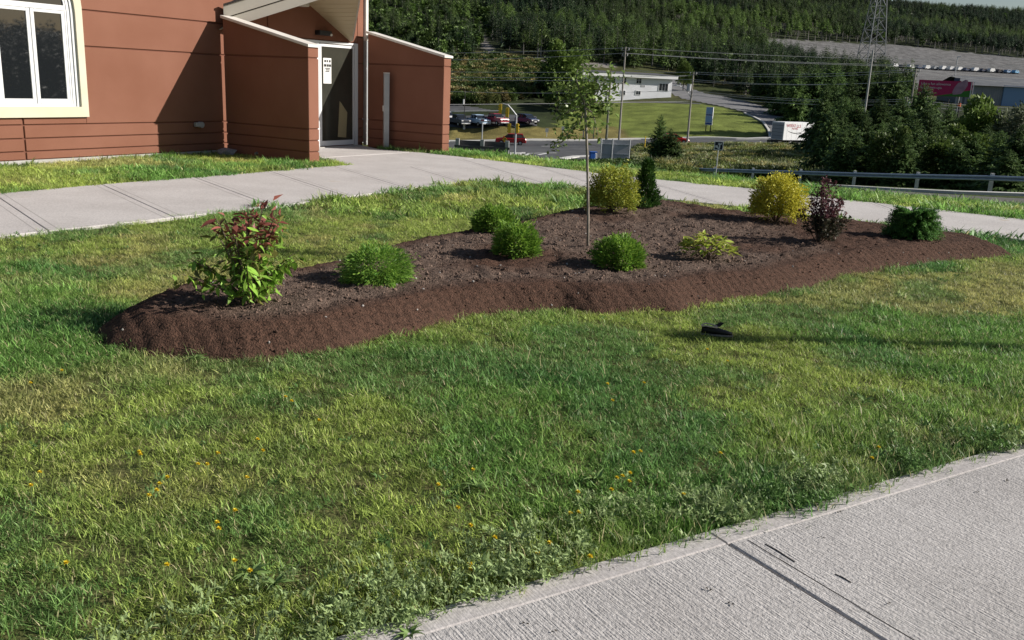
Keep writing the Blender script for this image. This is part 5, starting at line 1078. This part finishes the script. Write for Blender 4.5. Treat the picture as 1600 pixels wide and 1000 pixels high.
# box truck
q = on(1237, 228, 141.); t = thing('box_truck', 'white box truck with red and black lettering driving away right', 'truck', q+np.array([0, 0, .06]), R(30)); BOXW = mat('truck_box', (.80, .81, .82), .5, (.77, .78, .79), .4); BOXR = mat('truck_door_grey', (.30, .32, .36), .5)
MB().box(-3.3, 2.9, -1.25, 1.25, .98, 3.62).build('box', BOXW, t, bevel=.03); MB().box(-3.35, -3.302, -1.1, 1.1, 1.1, 3.45).build('rear_door', BOXR, t)
for z in (1.6, 2.1, 2.6, 3.1): MB().box(-3.37, -3.352, -1.1, 1.1, z-.02, z+.02).build('door_joint', DARK, t)
for a in np.linspace(-2.6, 2.4, 6): MB().box(a-.02, a+.02, -1.262, -1.252, 1.02, 3.58).build('box_rib', BOXW, t)
MB().box(-4.0, 4.6, -.5, .5, .62, .95).build('chassis', DARK, t); MB().box(-4.1, -3.4, -1.15, 1.15, .55, .85).build('tail_lift', DARK, t)
MB().prism([(3.0, .6), (5.0, .6), (5.05, 1.2), (4.9, 1.45), (4.55, 2.4), (3.0, 2.45)], -1.1, 1.1).build('cab', BOXW, t, bevel=.05); MB().box(3.4, 4.5, -1.115, 1.115, 1.5, 2.2).build('cab_window', CARGL, t)
for x in (-1.5, 4.0):
    for y in (-1, 1): w_ = MB().tube([(x, y*.8, .5), (x, y*1.14, .5)], .5, 16).build('wheel', TYRE, t); MB().tube([(x, y*1.142, .5), (x, y*1.17, .5)], .28, 12).build('rim', RIM, w_)
for (s_, x, z, sz, m_) in (('WEEKE', -2.9, 2.92, .62, mat('truck_red', (.40, .01, .03), .5)), ('LLS', -.75, 2.85, .62, mat('truck_red', (.4, .01, .03), .5)), ('MOVES', -1.7, 2.55, .4, mat('truck_red', (.4, .01, .03), .5))):
    o = link('lettering', text_mesh(s_, sz, m=m_), t); o.location = (x, -1.266, z); o.rotation_euler = (R(90), 0, 0)
b = MB(); n = 12; xs_ = np.linspace(-2.6, .8, n); zs_ = 2.42-.35*np.sin(np.linspace(.1, 3.0, n)); b.add([(x, -1.267, z) for x, z in zip(xs_, zs_)]+[(x, -1.267, z-.09*math.sin(math.pi*i/(n-1))-.01) for i, (x, z) in enumerate(zip(xs_, zs_))], [(i, i+1, n+i+1, n+i) for i in range(n-1)]); b.build('swoosh', DARK, t)
MB().add([(1.0, -1.267, 1.55), (1.2, -1.267, 1.75), (1.0, -1.267, 1.95), (.8, -1.267, 1.75)], [(0, 1, 2, 3)]).build('hazard_diamond', DARK, t)
# distant lot: a row of vehicles
lotc = [(.72, .72, .72), (.04, .05, .07), (.70, .70, .70), (.06, .08, .14), (.74, .74, .73), (.32, .34, .36), (.70, .7, .7), (.66, .66, .66), (.72, .72, .71), (.08, .10, .16), (.70, .70, .7), (.05, .06, .10), (.71, .71, .70), (.03, .03, .04), (.2, .3, .45), (.15, .35, .55)]
lotn = ['white', 'black', 'pale', 'dark blue', 'snow white', 'mid grey', 'chalk white', 'off white', 'bright white', 'slate blue', 'milky white', 'dark navy', 'clean white', 'jet black', 'steel blue', 'sky blue']
for k, c in enumerate(lotc):
    px = 1397+k*12.6; py = 103.5+k*.62; q = hit(px, py+2.4, 250.); pm = mat('lot_paint_%d' % (k % 16), c, .4); t = thing('distant_van' if c[0] > .6 else 'distant_car', '%s vehicle, number %s from the lattice tower in the far gravel lot row' % (lotn[k], ('one', 'two', 'three', 'four', 'five', 'six', 'seven', 'eight', 'nine', 'ten', 'eleven', 'twelve', 'thirteen', 'fourteen', 'fifteen', 'sixteen')[k]), 'van' if c[0] > .6 else 'car', q, R(28+RNG.uniform(-6, 6)), 'vehicles in the far gravel lot')
    hh = 1.75 if c[0] > .6 else 1.5; wd = 1.65
    MB().prism([(-wd, .3), (wd, .3), (wd, hh*.62), (wd*.8, hh*.66), (wd*.62, hh), (-wd*.75, hh), (-wd, hh*.66)], -.9, .9).build('body', pm, t, bevel=.05); MB().box(-wd*.6, wd*.55, -.92, .92, hh*.68, hh*.9).build('windows', CARGL, t) if c[0] <= .6 else None
    for x in (-wd*.6, wd*.6): MB().tube([(x, -.93, .3), (x, .93, .3)], .3, 8).build('wheel', TYRE, t)
# ================================================================== TREES
NEED = leafmat('spruce_crown', (.034, .075, .020), (.115, .18, .045), .25, .6, objrand=.35); NEEDI = leafmat('far_crown', (.7, .75, .7), (1.25, 1.25, 1.2), .15, .6, True)
BARKD = mat('spruce_bark', (.06, .05, .042), .95); BARKP = mat('pale_bark', (.19, .175, .16), .9)
def conifer(seed, ratio, whorls, per, pieces, bare, m, leafl=.16, gap=1.0):
    r = np.random.default_rng(seed); Ps = []; Ds = []; Ls = []; Ns = []
    lean = r.normal(0, .01)
    for w in range(whorls):
        f = (w+.5)/whorls; z = bare+(1-bare)*f**.92; rad = ratio*((1-f)**.75)*r.uniform(.72, 1.18)+.006; n = max(3, int(per*(1-.45*f))); a0 = r.uniform(0, 6.28)
        for b in range(n):
            if r.random() < .08*gap: continue
            a = a0+6.283*b/n+r.normal(0, .22); rr = rad*r.uniform(.65, 1.12); dr = -.30+.75*f+r.normal(0, .12); tt = (np.arange(pieces)+.6)/pieces
            dh = np.array([math.cos(a), math.sin(a), 0]); c = np.outer(tt*rr, dh); c[:, 2] = z + tt*rr*dr + (tt**2)*rr*.22
            sd_ = np.array([-math.sin(a), math.cos(a), 0])
            for s_ in (-1, 1):
                D = dh*.75+sd_*s_*r.uniform(.3, .9)+np.array([0, 0, -.15])+r.normal(0, .2, (pieces, 3)); Ps.append(c); Ds.append(D); Ls.append(np.full(pieces, max(.016, rr*.62*(leafl/.16))/max(1, pieces/4))*r.uniform(.8, 1.25, pieces)*(1.15-.35*tt)); Ns.append(np.tile([0, 0, 1.], (pieces, 1))+r.normal(0, .35, (pieces, 3)))
    P = np.concatenate(Ps); L = np.concatenate(Ls); V, Q = leaves(P, np.concatenate(Ds), np.concatenate(Ns), L*1.15, L*.36, .18)
    k = len(V); tip = np.array([[0, 0, .97], [.006, 0, .97], [0, 0, 1.02], [-.006, 0, .97]]); V = np.concatenate([V, tip]); Q = np.concatenate([Q, [[k, k+1, k+2, k+3]]])
    return npmesh('crown', V, Q, m=m)
def trunk_mesh(m, r=.018, top=.93, name='trunk', n=6):
    return MB().tube([(0, 0, -.06), (.004, .002, .4), (0, 0, top)], [r, r*.65, r*.15], n).mesh(name, m)
def broadleaf(seed, n, m, rx=.36, zc=.6, rz=.4, l=.05, lobes=7):
    r = np.random.default_rng(seed); Ps = []; cen = nrm(r.normal(size=(lobes, 3)))*np.array([rx, rx, rz])*r.uniform(.35, .75, (lobes, 1))+[0, 0, zc]; sz = r.uniform(.35, .6, lobes)
    for c, s_ in zip(cen, sz):
        k = n//lobes; d = nrm(r.normal(size=(k, 3))); rr = r.random(k)[:, None]**.5; Ps.append(c + d*rr*np.array([rx, rx, rz])*s_)
    P = np.concatenate(Ps); P[:, 2] = np.maximum(P[:, 2], .02); D = nrm(P-np.array([0, 0, zc])+r.normal(0, .12, P.shape)+[0, 0, .05]); L = r.uniform(.6, 1.3, len(P))*l
    V, Q = leaves(P, D, nrm(r.normal(size=P.shape)+[0, 0, .8]), L, L*.6); return npmesh('crown', V, Q, m=m)
DECI = leafmat('leafy_crown', (.06, .11, .022), (.15, .21, .05), .25, .6, objrand=.3); DECG = leafmat('grey_leafy_crown', (.07, .085, .05), (.15, .17, .11), .25, .6, objrand=.2)
NT = [conifer(k, rt_, 36, 10, 11, br, NEED, .26) for k, rt_, br in ((1, .30, .05), (2, .26, .04), (3, .34, .06), (4, .24, .10))]
DT = [broadleaf(k, 4200, DECI, .40, .56, .44, .055) for k in (1, 2)]; DG = broadleaf(5, 3000, DECG, .36, .6, .4, .05)
TRK = trunk_mesh(BARKD); TRKP = trunk_mesh(BARKP, .014)
def tree(name, lab, loc, h, crown, tm=TRK, grp=None, wide=1.):
    t = thing(name, lab, 'tree', loc, RNG.uniform(0, 6.28), grp); c = link('crown', crown, t); c.scale = (h*wide, h*wide, h); b = link('trunk', tm, t); b.scale = (h, h, h); return t
def tree_px(name, lab, px, pytop, Y, crown, tm=TRK, grp=None, wide=1., pyb=None):
    q = on(px, 200, Y); zt = at(px, pytop, Y)[2]; return tree(name, lab, q-np.array([0, 0, .1]), zt-q[2], crown, tm, grp, wide)
# the small double fir by the road
tree_px('fir_tree', 'small dark pointed fir tree at the road edge', 1032, 177, 84., NT[1], wide=1.05); tree_px('fir_tree', 'lower bushy fir leaning against the pointed one', 1049, 199, 83., NT[2], wide=1.25)
gT = 'spruces behind the guardrail'
FRONT = ((1298, 172, 62, 2, .95), (1314, 168, 66, 1, 1.1), (1330, 188, 58, 0, 1.3), (1352, 175, 64, 2, 1.), (1378, 186, 57, 3, 1.3), (1402, 178, 62, 0, 1.2), (1430, 182, 60, 2, 1.), (1452, 172, 66, 1, 1.3), (1478, 196, 56, 0, 1.25), (1502, 214, 53, 2, 1.2), (1528, 206, 58, 3, 1.5), (1566, 200, 54, 1, 1.5), (1600, 190, 52, 2, 1.3), (1642, 196, 50, 0, 1.3), (1322, 200, 55, 3, 1.3), (1420, 205, 53, 1, 1.4), (1545, 190, 60, 0, 1.3), (1585, 230, 46, 2, 1.4))
ORD = 'first second third fourth fifth sixth seventh eighth ninth tenth eleventh twelfth thirteenth fourteenth fifteenth sixteenth seventeenth eighteenth nineteenth twentieth twenty-first twenty-second twenty-third twenty-fourth twenty-fifth twenty-sixth'.split()
for k, (px, pt, Y, c, wd) in enumerate(FRONT):
    tree_px('spruce_tree', 'dark dense spruce, %s from the left in the clump behind the guardrail' % ORD[sorted(q_[0] for q_ in FRONT).index(px)], px, pt, Y, NT[c], grp=gT, wide=wd)
for px, pt, Y, wd, lab in ((1465, 205, 55, 1.1, 'bright leafy birch among the dark spruces'), (1540, 150, 72, 1., 'round leafy tree in front of the grey shed'), (1512, 195, 60, 1.1, 'leafy tree with light green top between spruces'), (1583, 152, 74, 1.1, 'broad leafy tree at the right edge before the blue bay'), (1400, 196, 54, .9, 'leafy young tree among spruces near the guardrail middle'), (1500, 205, 68, 1.2, 'wide leafy tree under the billboard')):
    tree_px('birch_tree', lab, px, pt, Y, DT[int(px) % 2], TRKP, None, wd)
tree_px('grey_birch', 'pale half bare birch at the right edge of the view', 1596, 140, 68., DG, TRKP, None, .7)
tree_px('big_spruce', 'large rounded dark spruce alone on the grassy bank', 868, 64, 198., DT[0], TRK, None, 1.0)
tree_px('big_spruce', 'tall spruce just behind the rounded one on the bank', 858, 72, 203., NT[2], TRK, None, 1.2)
for px, pt, Y, wd, lab in ((893, 128, 182, 1.3, 'dark bush tree below the rounded spruce'), (868, 132, 186, 1.4, 'wide bush tree left on the mown bank'), (918, 150, 178, 1.5, 'low leafy bush tree hidden by the sapling crown'), (905, 118, 190, 1.2, 'leafy tree left of the white house'), (937, 158, 176, 1.2, 'small shrub tree by the wooden stub post'), (1062, 90, 222, .8, 'lone light green tree at the forest edge behind the house')):
    tree_px('bush_tree', lab, px, pt, Y, DT[int(px) % 2], TRK, None, wd)
MIDT = ((1284, 128, 108, 1, .9), (1293, 120, 112, 2, .9), (1300, 112, 172, 0, 1.1), (1322, 122, 112, 1, 1.2), (1345, 105, 174, 3, 1.2), (1368, 110, 170, 2, 1.1), (1390, 104, 160, 0, 1.1), (1412, 108, 175, 1, 1.1), (1436, 128, 110, 2, 1.2), (1238, 108, 160, 3, 1.2), (1264, 98, 180, 0, 1.2), (1290, 92, 190, 2, 1.2), (1315, 90, 200, 1, 1.2), (1338, 95, 180, 0, 1.2), (1310, 150, 105, 2, 1.3), (1318, 148, 100, 0, 1.3), (1335, 150, 98, 3, 1.5), (1372, 148, 96, 1, 1.5), (1405, 150, 100, 2, 1.3), (1446, 158, 92, 0, 1.5), (1480, 160, 95, 1, 1.4), (1520, 164, 88, 2, 1.4), (1220, 125, 185, 2, 1.2), (1205, 112, 200, 1, 1.2), (1185, 108, 215, 0, 1.2))
for k, (px, pt, Y, c, wd) in enumerate(MIDT):
    tree_px('spruce_tree', 'taller spruce set farther back, %s from the left in the wood above the road' % ORD[sorted(q_[0] for q_ in MIDT).index(px)], px, pt, Y, NT[c], grp='spruces in the wood above the road', wide=wd)
# hillside forest
FT = [conifer(50+k, rt_, 14, 7, 3, br, NEEDI, .17, 1.5) for k, rt_, br in ((1, .22, .12), (2, .18, .2), (3, .25, .1), (4, .17, .42), (5, .20, .56))]
FD = [broadleaf(70+k, 260, NEEDI, .36, .52, .42, .15, 5) for k in range(2)]
tm = tintmat('far_trunk'); 
def with_trunk(me, m, r):
    b = MB().tube([(0, 0, -.05), (0, 0, .85)], [r, r*.3], 5); tme = b.mesh('tt', m); bm = bmesh.new(); bm.from_mesh(me); n = len(bm.faces); bm.from_mesh(tme); bm.faces.ensure_lookup_table()
    for f in bm.faces[n:]: f.material_index = 1
    bm.to_mesh(me); bm.free(); me.materials.append(m); return me
BARKF = mat('far_bark', (.24, .225, .21), .95)
FS = [with_trunk(m_, BARKF, (.011 if i < 3 else .020) if i < 5 else .015) for i, m_ in enumerate(FT+FD)]
n = 60000; X = RNG.uniform(-330, 620, n); Yy = RNG.uniform(205, 1000, n); Zz = H(X, Yy)
v = np.c_[X, Yy, Zz]-CP; w = v@FW; px = 800+FPX*(v@RT)/w; py = 500-FPX*(v@UP)/w
base = np.interp(px, [480, 700, 742, 752, 785, 800, 870, 1000, 1060, 1100, 1180, 1240, 1330, 1420, 1421, 1700], [125, 118, 98, 60, 72, 90, 96, 107, 118, 132, 156, 176, 190, 190, 120, 130])
ok = (px > 470) & (px < 1720) & (py < base) & (py > -420) & ~inpoly(px, py, PX_GRAVEL) & ~inpoly(px, py, PX_TRACK) & ~((px > 1395) & (py > np.interp(px, [1395, 1420, 1610, 1720], [71, 73, 94, 104])) & (py < 160))
track = polydist(px, py, [(735, 40), (752, 52), (772, 82), (795, 94)], False) < 4.5; ok &= ~track
dens = np.where(Yy < 330, 1.0, np.where(Yy < 600, .75, .5)); ok &= RNG.random(n) < dens
X, Yy, Zz, px, py = X[ok], Yy[ok], Zz[ok], px[ok], py[ok]; n = len(X); print('forest', n)
hgt = RNG.uniform(6., 10., n)*np.where(px < 760, .8, 1.); typ = RNG.choice(5, n, p=[.3, .25, .2, .15, .1])
edge = (py > np.interp(px, [1180, 1330, 1420, 1600], [48, 55, 60, 80])) & (px > 1180) & (py < 95) | (fbm(X*.012, Yy*.012, 2, 8) > .62); typ[edge] = RNG.choice([3, 4], edge.sum())
dc = (px < 765) & (py > 20) & (RNG.random(n) < .55) | (RNG.random(n) < .05); typ[dc] = RNG.choice([5, 6], dc.sum()); hgt[dc] *= .75
nn = fbm(X*.02, Yy*.02, 3, 12)[:, None]; band = (px > 1050) & (px < 1300) & (py > np.interp(px, [1050, 1190, 1300], [24, 37, 43])) & (py < 66); nn = np.clip((nn-.3)/.4, 0, 1); tint = np.array([.026, .050, .022])*(1-nn)+np.array([.085, .125, .036])*nn
tint[dc] = np.array([.10, .16, .04]); lg = (fbm(X*.03, Yy*.03, 2, 44) > .60) & ~dc; tint[lg] = np.array([.10, .155, .04]); tint[band] = np.array([.105, .165, .04]); typ[band] = RNG.choice([3, 4], band.sum()); tint[(py < 22) & ~band] *= .72; tint *= .88*RNG.uniform(.45, 1.55, n)[:, None]
vis = (px > 575) & (px < 1600) & (py > -5); score = np.where(vis, hgt/np.maximum(Yy, 1), 0); top = np.argsort(-score)[:236]; rest = np.ones(n, bool); rest[top] = False
FN = [leafmat('hill_crown_%s' % s_, a, b_, .15, .6, objrand=.4) for s_, a, b_ in (('dark', (.022, .045, .016), (.05, .08, .026)), ('mid', (.04, .07, .02), (.08, .115, .03)), ('leafy', (.055, .09, .022), (.10, .15, .04)))]
FC = {}
for i in range(7):
    for j in range(3):
        me = (FT+FD)[i].copy(); me.materials[0] = FN[j]; FC[i, j] = me
for i in top:
    j = 2 if dc[i] else (1 if tint[i].sum() > .15 else 0)
    o = link('hillside_tree', FC[int(typ[i]), j]); o.location = (X[i], Yy[i], Zz[i]-.2); o.scale = (hgt[i]*RNG.uniform(.9, 1.15),)*2+(hgt[i],); o.rotation_euler = (0, 0, RNG.uniform(0, 6.28))
    if dc[i]: tag(o, 'leafy green tree on the lower slope of the wooded hill', 'tree', 'leafy trees on the lower hillside')
    else: tag(o, 'dark conifer on the lower slope of the wooded hill', 'tree', 'conifers on the lower hillside')
tag(scatter('forest', np.c_[X, Yy, Zz-.2][rest], np.c_[RNG.normal(0, .03, (n, 2)), RNG.uniform(0, 6.28, n)][rest], np.c_[hgt, hgt, hgt][rest]*np.c_[RNG.uniform(.85, 1.15, (n, 1)).repeat(2, 1), np.ones(n)][rest], typ[rest], tint[rest], FS), 'dense dark conifer forest covering the hillside', 'forest')
# woodland to the right of the lawn (it shows in the window glass)
n = 230; X = RNG.uniform(30, 58, n); Yy = RNG.uniform(-6, 34, n); k = X/np.maximum(Yy, 1) > .68; X, Yy = X[k], Yy[k]; n = len(X)
scatter('woodland', np.c_[X, Yy, H(X, Yy)-.1], np.c_[np.zeros((n, 2)), RNG.uniform(0, 6.28, n)], 1.5+RNG.uniform(.018, .042, n)*(14.5+np.hypot(X+6.5, Yy-15))-H(X, Yy), RNG.integers(0, 3, n), np.array([.03, .05, .018])*RNG.uniform(.7, 1.3, n)[:, None], [m_ for m_ in [conifer(90+k, .30, 18, 7, 4, .03, NEEDI, .2) for k in range(3)]])
ribbon('roadside_wall', [(26, -8), (27, 8), (28, 22)], .4, KERB, .55, .9, step=1.)
# ------------------------------------------------------------------ undergrowth
UG = [broadleaf(80+k, 420, WEEDM, .5, .38, .42, .14, 6) for k in range(3)]
US = []
for k in range(2):
    r = np.random.default_rng(k+5); nb = 60; a = r.uniform(0, 6.28, nb); D = np.c_[np.cos(a)*.35, np.sin(a)*.35, np.ones(nb)]+r.normal(0, .12, (nb, 3)); P = np.c_[r.normal(0, .14, (nb, 2)), r.uniform(0, .15, nb)]; L = r.uniform(.45, .95, nb); V, Q = leaves(P, D, r.normal(size=(nb, 3)), L, L*.09); US.append(npmesh('tall_weed', V, Q, m=WEEDM))
PS, RO, SC, IX, TI = [], [], [], [], []
def under(n, xr, yr, pxpoly, smin, smax, cols, kinds, clump=.0, seed=1):
    x = RNG.uniform(*xr, n); y = RNG.uniform(*yr, n); z = H(x, y); v = np.c_[x, y, z]-CP; w = v@FW; px = 800+FPX*(v@RT)/w; py = 500-FPX*(v@UP)/w
    k = inpoly(px, py, pxpoly)
    if clump: k &= fbm(x*.12, y*.12, 3, seed) > clump
    x, y, z = x[k], y[k], z[k]; n = len(x); cols = np.array(cols); f = fbm(x*.25, y*.25, 3, seed+3); ci = np.clip(((f-.3)/.4*len(cols)+RNG.normal(0, .6, n)).astype(int), 0, len(cols)-1)
    PS.append(np.c_[x, y, z]); RO.append(np.c_[np.zeros((n, 2)), RNG.uniform(0, 6.28, n)]); SC.append(RNG.uniform(smin, smax, n)); IX.append(RNG.choice(kinds, n)); TI.append(cols[ci]*RNG.uniform(.7, 1.25, n)[:, None])
OL = [(.05, .07, .02), (.20, .25, .06), (.32, .28, .10), (.36, .38, .22), (.18, .23, .06), (.045, .065, .02)]
under(26000, (8, 60), (58, 136), [(985, 242), (1000, 234), (1150, 230.5), (1400, 236), (1400, 300), (985, 276)], .5, 1.25, OL, [0, 1, 2, 3, 4])
under(9000, (8, 40), (36, 64), [(985, 276), (1000, 255), (1250, 258), (1640, 262), (1640, 296), (1240, 284)], .45, .95, [(.08, .13, .03), (.14, .19, .04), (.20, .23, .07), (.10, .14, .04)], [0, 1, 2, 3, 4], .0, 3)
under(5000, (-2, 12), (48, 75), [(880, 285), (890, 262), (985, 252), (1010, 282)], .5, 1.0, [(.05, .09, .02), (.08, .12, .03)], [0, 1, 2])
under(9000, (-60, 20), (165, 245), [(690, 164), (690, 112), (760, 92), (800, 96), (860, 112), (905, 130), (875, 150), (835, 150), (800, 158), (745, 165)], 1.2, 3.0, [(.06, .10, .025), (.13, .15, .05), (.25, .21, .09), (.12, .16, .045), (.07, .11, .03)], [0, 1, 2], .0, 6)
under(2500, (60, 200), (240, 340), [(1240, 112), (1420, 128), (1420, 185), (1240, 180)], 1.5, 3, [(.04, .07, .02), (.06, .09, .02)], [0, 1, 2])
PS, RO, SC, IX, TI = map(np.concatenate, (PS, RO, SC, IX, TI)); print('undergrowth', len(PS))
tag(scatter('undergrowth', PS, RO, SC, IX, TI, UG+US), 'tangled roadside weeds and low bushes', 'undergrowth')
# unseen post added right of the lawn to cast a thin shadow there
t = thing('shadow_post', 'unseen thin grey post added to cast a shadow across the lawn', 'street lamp', (7.9, 5.75, 0)); MB().tube([(0, 0, -.2), (0, 0, 3.4)], .06, 8).build('pole', GALV, t); MB().box(-.35, .1, -.12, .12, 3.4, 3.52).build('lamp_head', GALV, t, bevel=.02)
